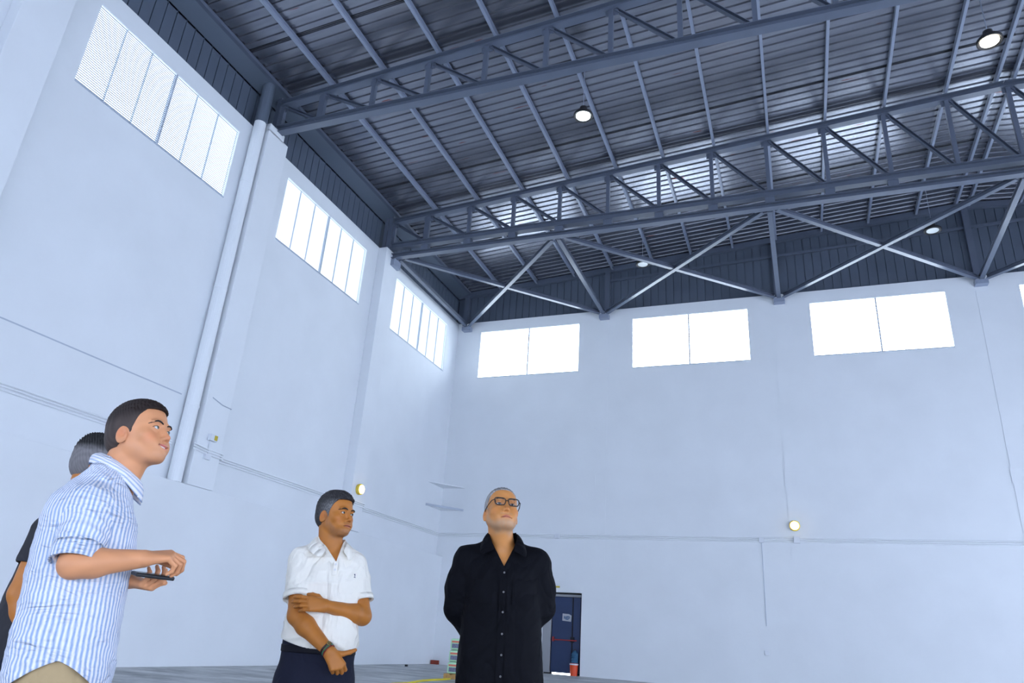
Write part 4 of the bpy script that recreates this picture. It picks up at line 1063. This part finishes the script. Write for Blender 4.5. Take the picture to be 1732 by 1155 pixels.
# ------------------------------------------------------------------ man in the white polo shirt, arms crossed low
def man_polo():
    man = person('person', (11.641, -24.529), .6035, 'man in white polo shirt and navy trousers holding his own arm')
    H = head_frame(46, 4, 1); hd = Head(np.array((.010, .000, 1.634)), H, 1.02)
    shR, shL = (-.128, .01, 1.385), (.150, .03, 1.385)      # his right (photo left), his left
    elR, wR = (-.102, -.088, 1.120), (.078, -.192, .970)
    elL, wL = (.222, -.030, 1.140), (.034, -.170, 1.173)
    secs = [(.94, .032, .012, .170, .120), (.985, .031, .006, .184, .134), (1.03, .028, .004, .188, .140), (1.10, .026, .005, .180, .140), (1.20, .022, .01, .168, .128), (1.30, .016, .015, .165, .122), (1.37, .012, .02, .165, .112), (1.42, .010, .025, .135, .090), (1.46, .010, .03, .088, .068), (1.50, .010, .03, .055, .055)]
    F = Field(axis(-.23, .32, [(-.15, .30)], .0024, .006), axis(-.27, .20, [(-.27, .11)], .0025, .006), axis(.02, 1.80, [(.84, 1.23), (1.47, 1.80)], .0024, .0065))
    F.loft(secs, -.2, .03, off=-.014)
    F.cone((.012, .035, 1.43), hd.w((0, -.028, -.055)), .060, .058, .03); F.cone((.03, .0, 1.43), hd.w((0, .010, -.082)), .042, .036, .03)
    hd.skin(F, curve=-3, jaw=.92)
    arm(F, shR, elR, wR, (.050, .044, .046, .0275)); arm(F, shL, elL, wL, (.050, .044, .045, .0275))
    # his left hand grips the right arm above the elbow (thumb side up)
    hand(F, wL, (-.93, -.10, .04), (.05, -1, .25), (0, .2, 1), [(8, 20, 24), (12, 24, 26), (16, 26, 28), (20, 30, 28)], [(.7, .6, .3), (.3, .8, .5), (.1, .8, .6)], .95, spread=.06)
    # his right hand: loose fist, back of the hand to the viewer, thumb out to the side
    hand(F, wR, (.62, -.15, -.80), (.12, -1, .10), (.8, .1, .5), [(55, 70, 45), (62, 75, 45), (66, 75, 45), (70, 75, 45)], [(.8, .55, .1), (.95, .35, .0), (.98, .22, -.05)], .98, spread=.02)
    for hx, ax in ((-.055, -.07), (.115, .14)): F.cone((hx, .01, .90), (hx, .0, .50), .07, .05, .03); F.cone((hx, .0, .50), (ax, .02, .06), .05, .035, .03)
    F.build('body', 'skin', man, attr=skin_attr(hd, (.46, .165, .030), (.44, .14, .075), ((.13, .085, .065), .5, 0)))
    G = Field(np.arange(-.25, .34, .0036), np.arange(-.19, .22, .0036), np.arange(.93, 1.53, .0036))
    G.loft(secs, -.2, .03)
    G.ell((.055, -.040, 1.06), (.110, .085, .070), None, .05)
    eA = np.array(shR) + (np.array(elR) - shR) * .70; eB = np.array(shL) + (np.array(elL) - shL) * .72
    for q, s0 in ((-1, shR), (1, shL)): G.cone((.012 + q * .05, .035, 1.465), (s0[0] - q * .01, .02, s0[2] + .016), .042, .052, .05)
    A = Field(*[a.copy() for a in G.ax])
    A.cone(shR, eA, .064, .068, .01); A.cone(shL, eB, .064, .065, .01)
    A.displace(wrinkle(25, .0055, .7, (.5, 0, 1)))
    for s0, e0, en in ((shR, elR, eA), (shL, elL, eB)):
        dd = nrm(np.array(e0) - s0); A.plane(en, dd, lo=en - .11, hi=en + .11); A.cone(en - dd * .03, en + dd * .1, .056, .061, .003, 'sub')
    G.displace(wrinkle(5, .0075, .55, (1, 0, .9))); G.displace(wrinkle(15, .0035, .9, (1, 0, -.7)))
    G.join(A, .03)
    sl, (x, y, z) = G.block((-9,) * 3, (9,) * 3); G.F = np.maximum(G.F, (.966 + .62 * (x - .085) ** 2 + .10 * (y + .13) - z).astype(np.float32))
    G.cone((.012, .04, 1.42), (.012, -.01, 1.62), .060, .078, .004, 'sub')
    G.vcut(.050, 1.390, .50, .01, -.30)
    sh = G.build('polo_shirt', 'white_pique', man)
    for nm, c0, e0, r in (('sleeve_band', eA, elR, .0705), ('sleeve_band', eB, elL, .0675)):
        dd = nrm(np.array(e0) - c0); m = MB(1.0); m.tube([c0 - dd * .028, c0 + dd * .001], [r - .0005, r - .0002], 36, cap=False); o = m.build(nm, 'white_pique', sh, smooth=True); o.modifiers.new('t', 'SOLIDIFY').thickness = -.003
    for q, pts in ((-1, [((-.050, .045, 1.508), (-.090, .055, 1.465)), ((-.062, .0, 1.500), (-.105, -.01, 1.452)), ((-.045, -.050, 1.470), (-.085, -.085, 1.415)), ((.005, -.085, 1.430), (-.020, -.115, 1.388))]),
                   (1, [((.070, .045, 1.500), (.105, .055, 1.458)), ((.082, .0, 1.490), (.122, -.01, 1.440)), ((.080, -.050, 1.460), (.130, -.070, 1.408)), ((.070, -.085, 1.425), (.105, -.105, 1.385))])):
        m = MB(1.0); vs = []
        for a, b in pts: a, b = np.array(a) + (q * .006, -.006, .014), np.array(b) + (q * .004, -.010, .005); vs += [a, (a + b) / 2 + (q * .004, -.006, .010), b]
        m.add(vs, [(3*i+j, 3*i+j+1, 3*i+4+j, 3*i+3+j) for i in range(3) for j in range(2)])
        o = m.build('collar_leaf', 'white_pique', sh, smooth=True); a = o.modifiers.new('t', 'SOLIDIFY'); a.thickness = .004; a.offset = 0; b = o.modifiers.new('s', 'SUBSURF'); b.levels = b.render_levels = 2
    m = MB(1.0).box(.038, .060, -.1165, -.106, 1.322, 1.388); m.build('placket', 'white_pique', sh, bevel=.002)
    for x, y, z in ((.049, -.1175, 1.350), (.049, -.1170, 1.376)): MB(1.0).lathe((x, y, z), [(.0055, 0), (.005, -.002)], 'y', 12).build('button', 'button_white', sh)
    m = MB(1.0); m.lathe((.151, -.118, 1.334), [(.0032, 0), (.003, .006)], 'y', 10).tube([(.152, -.116, 1.331), (.1535, -.116, 1.325), (.149, -.116, 1.321), (.157, -.116, 1.319)], .0018, 6); m.build('chest_emblem', 'logo_blue', sh)
    trousers(man, -.2, [(.80, .031, .01, .178, .122), (.86, .032, .01, .182, .130), (.93, .030, .01, .180, .128), (1.015, .029, .008, .181, .131)], [((-.055, .01, .80), (-.065, -.01, .48), (-.07, .02, .06)), ((.120, .01, .80), (.13, -.01, .48), (.14, .02, .06))], 'navy_cloth', wr=wrinkle(4, .004, .6, (1, 0, .6)))
    B = Field(np.arange(-.2, .26, .005), np.arange(-.18, .18, .005), np.arange(.94, 1.02, .004)); B.loft([(.952, .030, .009, .184, .133), (.988, .029, .008, .184, .133)], -.2, .003); B.build('belt', 'belt', man)
    shoes(man, [((-.07, .02), -.2), ((.14, .02), .3)])
    def hc(P, rng):
        n = len(P); c = np.tile((.022, .020, .022), (n, 1)); t = .5 + .5 * np.sin(P[:, 0] * 700 + 60 * P[:, 1] + 3 * np.sin(P[:, 1] * 200)) * np.sin(P[:, 1] * 260 + P[:, 2] * 300)
        g = np.clip((P[:, 1] + .05) / .09, 0, 1) * np.clip((np.abs(P[:, 0]) - .045) / .02, 0, 1) * np.clip((.075 - P[:, 2]) / .04, 0, 1)
        c = c + (.13 * g * (0.5 + t) + .035 * t ** 3)[:, None]; return np.clip(c, 0, 1)
    hd.hair(man, hc, top=.016, side=.007, line=.066, temple=.04, nape=-.075, ruff=.0022, quiff=.008, seed=4)
    hd.eyes(man, nrm((.80, -.62, .02)), 'iris_dark', 'brow_dark', thick=.0036)
    w = np.array(wR); dd = nrm(np.array(wR) - elR)
    def ring(name, off, r, th, mt):
        a = nrm(np.cross(dd, (0, 0, 1))); b = np.cross(dd, a); c = w + dd * off; m = MB(1.0)
        m.tube([c + r * (a * math.cos(t) + b * math.sin(t)) for t in np.linspace(0, 2 * math.pi, 25)], th, 8, cap=False); return m.build(name, mt, man, smooth=True)
    ring('bracelet', -.012, .0315, .0032, 'bead_green').__setitem__('label', 'green cord bracelet'); ring('bracelet', -.004, .0315, .0028, 'bead_red').__setitem__('label', 'dark red cord bracelet')
    ring('watch_strap', -.022, .0315, .0045, 'leather')
    a = nrm(np.cross(dd, (0, 0, 1))); c = w - dd * .020
    nn_ = nrm(np.array((.5, -.75, .45)) - dd * (np.array((.5, -.75, .45)) @ dd)); m = MB(1.0); m.tube([c + nn_ * .026, c + nn_ * .037], [.0125, .0115], 20); m.build('watch_case', 'gold', man)
man_polo()

# ------------------------------------------------------------------ man in the striped shirt (profile, holding a phone)
def stripes(fn):
    def f(V):
        u = fn(V); t = .5 + .5 * np.sin(u * 2 * math.pi / .0135); t = np.clip((t - .30) * 2.2, 0, 1)[:, None]
        return np.array(STRIPE_A) * (1 - t) + np.array(STRIPE_B) * t
    return f
def man_striped():
    man = person('person', (11.776, -25.996), .8559, 'young man in light blue striped shirt and beige trousers holding a phone')
    H = head_frame(53, 14, 2); hd = Head(np.array((.005, -.018, 1.665)), H, 1.03)
    shR, elR, wR = (-.075, -.155, 1.385), (-.080, -.215, 1.206), (.105, -.235, 1.240)
    shL, elL, wL = (-.055, .165, 1.395), (-.015, .20, 1.17), (.085, -.035, 1.180)
    # depth runs along x (he faces right), width along y
    secs = [(.84, -.040, .0, .146, .190), (.95, -.048, .0, .150, .188), (1.08, -.055, .0, .150, .182), (1.20, -.064, .0, .150, .182), (1.30, -.070, .0, .146, .188), (1.38, -.076, .0, .136, .190), (1.435, -.076, .0, .112, .160), (1.48, -.066, .0, .082, .105), (1.52, -.05, .0, .062, .070), (1.555, -.04, 0, .05, .05)]
    F = Field(axis(-.24, .26, [(-.12, .26)], .0023, .006), axis(-.31, .27, [(-.30, .10)], .0024, .006), axis(.02, 1.84, [(1.13, 1.31), (1.52, 1.84)], .0023, .0065))
    F.loft(secs, 0, .03, off=-.014)
    F.cone((-.045, .0, 1.46), hd.w((0, -.030, -.05)), .062, .060, .03); F.cone((-.015, .0, 1.46), hd.w((0, .004, -.080)), .044, .036, .03)
    hd.skin(F, mouth='smile', curve=12, jaw=.88)
    arm(F, shR, elR, wR, (.050, .042, .043, .0275)); arm(F, shL, elL, wL, (.050, .042, .043, .0275))
    hand(F, wR, (.93, -.02, .20), (.15, -.35, .95), (.1, .95, .25), [(30, 62, 35), (38, 62, 40), (46, 62, 40), (52, 62, 40)], [(.6, .6, .4), (.2, .8, .5), (.0, .8, .6)], .92, spread=.05)
    hand(F, wL, (.72, -.62, -.18), (.15, -.25, -1), (.72, .62, 0), [(40, 50, 35), (44, 50, 35), (48, 50, 35), (52, 50, 35)], [(.8, .55, .1), (.8, .6, .2), (.7, .6, .4)], .90, spread=.08)
    for hy in (-.085, .085): F.cone((-.04, hy, .90), (-.03, hy, .50), .07, .05, .03); F.cone((-.03, hy, .50), (-.05, hy * 1.2, .06), .05, .035, .03)
    F.build('body', 'skin', man, attr=skin_attr(hd, (.64, .285, .135), (.66, .22, .19), ((.40, .25, .18), .15, 0), .16))
    G = Field(np.arange(-.26, .15, .0034), np.arange(-.29, .29, .0034), np.arange(.80, 1.60, .0034))
    G.loft(secs, 0, .03)
    elRs = np.array(shR) + (np.array(elR) - shR) * .86
    for s0, q in ((shR, -1), (shL, 1)): G.cone((-.055, q * .05, 1.495), (s0[0], q * .14, s0[2] + .012), .045, .055, .05)
    A = Field(*[a.copy() for a in G.ax]); A.cone(shR, elRs, .066, .066, .01); A.cone(shL, np.array(shL) + (np.array(elL) - shL) * .9, .064, .060, .01)
    A.displace(wrinkle(29, .0075, .7, (.4, 0, 1)))
    dR = nrm(np.array(elR) - shR); cut = np.array(shR) + (np.array(elR) - shR) * .93
    A.plane(cut, dR, lo=cut - .12, hi=cut + .12); A.cone(cut - dR * .03, cut + dR * .1, .052, .058, .003, 'sub')
    G.displace(wrinkle(9, .0085, .55, (1, .2, 1.4))); G.displace(wrinkle(19, .0045, 1.0, (.6, 0, 1)))
    G.join(A, .03)
    # curved shirt tail: high at the hip, long front and back
    sl, (x, y, z) = G.block((-9,) * 3, (9,) * 3)
    hem = .935 - 2.9 * np.minimum(np.abs(x + .050), .16) ** 2 - .45 * np.minimum(np.abs(x + .05), .16) * .7 + .0 * z
    G.F = np.maximum(G.F, (hem - z + 0 * y).astype(np.float32))
    G.cone((-.045, .0, 1.47), (.0, .0, 1.66), .064, .080, .004, 'sub'); G.cone((.055, -.0, 1.44), (.03, .0, 1.56), .006, .045, .004, 'sub')
    def su(V):
        a = np.array(shR); b = np.array(elR); d = b - a; t = np.clip(((V - a) @ d) / (d @ d), 0, 1.2); q = V - a - t[:, None] * d
        ds = np.linalg.norm(q, axis=1); dn = nrm(d); e1 = nrm(np.cross(dn, (0, 0, 1))); e1 = nrm(np.array((1., 0, 0)) - dn * dn[0]); e2 = np.cross(dn, e1)
        us = np.arctan2(q @ e2, q @ e1) * .066
        cx = np.interp(V[:, 2], [s_[0] for s_ in secs], [s_[1] for s_ in secs])
        ut = np.arctan2(V[:, 1], V[:, 0] - cx) * .165
        traw = ((V - a) @ d) / (d @ d)
        return np.where((ds < .076) & (V[:, 1] < -.150) & (traw < .86) & (traw > -.25), us, ut)
    sh = G.build('striped_shirt', 'striped', man, attr=stripes(su))
    # rolled cuff
    m = MB(1.0); m.tube([cut - dR * .045, cut - dR * .020, cut + dR * .006], [.0665, .0685, .0665], 120, cap=False); o = m.build('rolled_cuff', 'striped', sh, smooth=True)
    me = o.data; ca = me.color_attributes.new('tint', 'FLOAT_COLOR', 'POINT'); cols = []
    for v in range(len(me.vertices)): cols += list(STRIPE_B if (v % 120) % 4 < 2 else STRIPE_A) + [1]
    ca.data.foreach_set('color', cols); t_ = o.modifiers.new('t', 'SOLIDIFY'); t_.thickness = .005; t_.offset = 1
    # collar (button-down): many rows so stripes run around it
    c0 = np.array((-.030, -.0, 1.520)); n = 48; rows = 17; vs = []; cols = []
    for i in range(n + 1):
        t = .42 + (2 * math.pi - .84) * i / n; dr = np.array([math.cos(t), -math.sin(t), 0]); fr = math.cos(t); edge = max(0, 1 - min(i, n - i) / 8.0)
        top = c0 + dr * np.array((.068, .064, 0)) + (0, 0, .032 - .034 * fr); low = c0 + dr * (.094 + .012 * edge, .092 + .006 * edge, 0) + (0, 0, -.016 - .044 * fr - .030 * edge)
        for j in range(rows):
            u = j / (rows - 1); p = top * (1 - u) + low * u + dr * .010 * math.sin(math.pi * u) + np.array((0, 0, .008 * math.sin(math.pi * u))); vs.append(p); cols += list(STRIPE_B if j % 3 == 1 else STRIPE_A) + [1]
    m = MB(1.0).add(vs, [(rows*i+j, rows*i+j+1, rows*(i+1)+j+1, rows*(i+1)+j) for i in range(n) for j in range(rows - 1)])
    o = m.build('collar', 'striped', sh, smooth=True); ca = o.data.color_attributes.new('tint', 'FLOAT_COLOR', 'POINT'); ca.data.foreach_set('color', cols); t_ = o.modifiers.new('t', 'SOLIDIFY'); t_.thickness = .003; t_.offset = 0
    MB(1.0).lathe((.052, -.060, 1.452), [(.005, 0), (.005, -.003)], 'y', 12).build('collar_button', 'button_white', sh)
    trousers(man, 0, [(.79, -.040, .0, .130, .172), (.85, -.040, .0, .136, .180), (.93, -.045, .0, .132, .176), (1.02, -.048, 0, .125, .165)], [((-.04, -.09, .80), (-.02, -.09, .48), (-.05, -.10, .06)), ((-.04, .09, .80), (.03, .09, .48), (.02, .10, .06))], 'khaki_cloth', wr=wrinkle(6, .004, .6, (1, 0, .8)))
    shoes(man, [((-.05, -.10), math.pi / 2), ((.02, .10), math.pi / 2)])
    def hc(P, rng):
        n = len(P); c = np.tile((.020, .012, .010), (n, 1)); t = .5 + .5 * np.sin(P[:, 0] * 600 + 60 * P[:, 1])
        g = np.clip((.062 - P[:, 2]) / .03, 0, 1); c = c + (np.array((.034, .026, .023)) * g[:, None] * (0.7 + .6 * t[:, None])); return np.clip(c, 0, 1)
    hd.hair(man, hc, top=.015, side=.0045, line=.068, temple=.045, nape=-.050, ruff=.0012, quiff=.006, seed=6)
    hd.eyes(man, nrm((.82, -.45, .25)), 'iris_light', 'brow_dark', thick=.0032)
    m = MB(1.0); m.tube([hd.w((x, .0885 - 15 * x * x, -.0635 + 12 * x * x)) for x in (-.019, -.013, -.006, 0, .006, .013, .019)], [.0015, .0034, .0040, .0040, .0040, .0034, .0015], 10); m.build('teeth', 'teeth', man, smooth=True)
    return man
man_striped()
ph = empty('smartphone', (0, 0, 0), 1.0)
ph.location = (11.776 + math.cos(.8559) * .150 - math.sin(.8559) * -.155, -25.996 + math.sin(.8559) * .150 + math.cos(.8559) * -.155, 1.196); ph.rotation_euler = (.12, .02, .8559 + .25)
tag(ph, 'black phone held in both hands by the man in the striped shirt', 'phone')
def local_box(name, mt, par, x0, x1, y0, y1, z0, z1, bev):
    m = MB(1.0).box(x0, x1, y0, y1, z0, z1); V = np.array(m.v); me = bpy.data.meshes.new(name); me.from_pydata(V.tolist(), [], m.f); me.materials.append(M[mt])
    o = bpy.data.objects.new(name, me); COL.objects.link(o); o.parent = par; b = o.modifiers.new('b', 'BEVEL'); b.width = bev; b.segments = 3; return o
local_box('phone_case', 'phone', ph, -.060, .060, -.032, .032, -.006, .006, .004); local_box('phone_screen', 'frame_black', ph, -.054, .054, -.029, .029, .0061, .0068, .0002)

# ------------------------------------------------------------------ grey-haired man behind him
def man_behind():
    man = person('person', (11.243, -25.719), .8961, 'grey-haired man in dark grey polo shirt, half hidden behind the striped shirt')
    H = head_frame(80, -2, 0); hd = Head(np.array((.035, -.0, 1.640)), H, 1.0)
    shR, elR, wR = (-.070, -.150, 1.345), (-.100, -.165, 1.120), (-.01, -.190, .93)
    shL, elL, wL = (-.04, .165, 1.345), (-.05, .20, 1.10), (.04, .19, .90)
    secs = [(.88, -.010, .02, .145, .185), (1.02, -.015, .02, .152, .188), (1.14, -.012, .02, .145, .180), (1.26, -.010, .0, .132, .182), (1.34, -.010, .0, .125, .180), (1.40, -.01, .0, .105, .150), (1.44, .0, .0, .078, .10), (1.48, .01, .0, .055, .06)]
    F = Field(axis(-.2, .26, [(-.08, .16)], .0026, .006), axis(-.26, .28, [(-.11, .11)], .0028, .006), axis(.02, 1.80, [(1.49, 1.80)], .0026, .0065))
    F.loft(secs, 0, .03, off=-.014); F.cone((.0, .0, 1.40), hd.w((0, -.03, -.05)), .062, .060, .03); hd.skin(F)
    arm(F, shR, elR, wR, (.052, .045, .046, .029)); arm(F, shL, elL, wL)
    hand(F, wR, (.3, 0, -.95), (.2, -1, 0), (1, .1, .3), [(20, 30, 20)] * 4, [(.6, .7, .2), (.3, .9, .2), (.1, .9, .3)]); hand(F, wL, (.3, 0, -.95), (.2, 1, 0), (1, -.1, .3), [(20, 30, 20)] * 4, [(.6, .7, .2), (.3, .9, .2), (.1, .9, .3)])
    for hy in (-.085, .085): F.cone((0, hy, .90), (0, hy, .50), .07, .05, .03); F.cone((0, hy, .50), (-.02, hy * 1.2, .06), .05, .035, .03)
    F.build('body', 'skin', man, attr=skin_attr(hd, (.47, .165, .030), (.45, .16, .1), None))
    G = Field(np.arange(-.25, .20, .0042), np.arange(-.27, .30, .0042), np.arange(.82, 1.52, .0042)); G.loft(secs, 0, .03)
    eA = np.array(shR) + (np.array(elR) - shR) * .55; eB = np.array(shL) + (np.array(elL) - shL) * .55
    A = Field(*[a.copy() for a in G.ax]); A.cone(shR, eA, .066, .064, .01); A.cone(shL, eB, .066, .062, .01)
    for s0, e0, en in ((shR, elR, eA), (shL, elL, eB)):
        dd = nrm(np.array(e0) - s0); A.plane(en, dd, lo=en - .1, hi=en + .1); A.cone(en - dd * .03, en + dd * .1, .056, .060, .003, 'sub')
    G.join(A, .035); G.displace(wrinkle(12, .004, .6))
    G.plane((0, 0, .88), (0, 0, -1)); G.cone((0, 0, 1.42), (.03, 0, 1.62), .06, .075, .004, 'sub')
    sh = G.build('polo_shirt', 'grey_cloth', man)
    c0 = np.array((.006, 0, 1.455)); n = 30; vs = []
    for i in range(n + 1):
        t = .5 + (2 * math.pi - 1.) * i / n; dr = np.array([math.cos(t), -math.sin(t), 0]); vs += [c0 + dr * .064 + (0, 0, .03 - .02 * math.cos(t)), c0 + dr * .09 + (0, 0, -.012 - .025 * math.cos(t))]
    o = MB(1.0).add(vs, [(2*i, 2*i+1, 2*i+3, 2*i+2) for i in range(n)]).build('collar', 'grey_cloth', sh, smooth=True); o.modifiers.new('t', 'SOLIDIFY').thickness = .004
    trousers(man, 0, [(.79, -.0, .0, .130, .172), (.85, -.0, .0, .136, .180), (.94, -.008, .01, .140, .182)], [((0, -.09, .80), (.02, -.09, .48), (-.02, -.10, .06)), ((0, .09, .80), (.03, .09, .48), (.02, .10, .06))], 'navy_cloth')
    shoes(man, [((-.02, -.10), math.pi / 2), ((.02, .10), math.pi / 2)])
    def hc(P, rng):
        n = len(P); t = .5 + .5 * np.sin(P[:, 0] * 500 + 90 * P[:, 1]) * np.sin(P[:, 1] * 240 + P[:, 2] * 200); k = np.clip((P[:, 2] - .045) / .03, 0, 1)
        s2 = np.clip(np.sin(P[:, 0] * 260 + 3 * np.sin(P[:, 1] * 60)) * 1.5 - .6, 0, 1) * np.clip((P[:, 1] - .0) / .03, 0, 1); c = np.tile((.17, .16, .165), (n, 1)) * (1 - .92 * k)[:, None] + (k * .45 * s2)[:, None]; return np.clip(c * (.8 + .4 * t)[:, None], 0, 1)
    hd.hair(man, hc, top=.020, side=.006, line=.062, temple=.04, nape=-.080, ruff=.0040, quiff=.012, seed=9)
    hd.eyes(man, H @ np.array((0, 1., 0)), 'iris_dark')
man_behind()
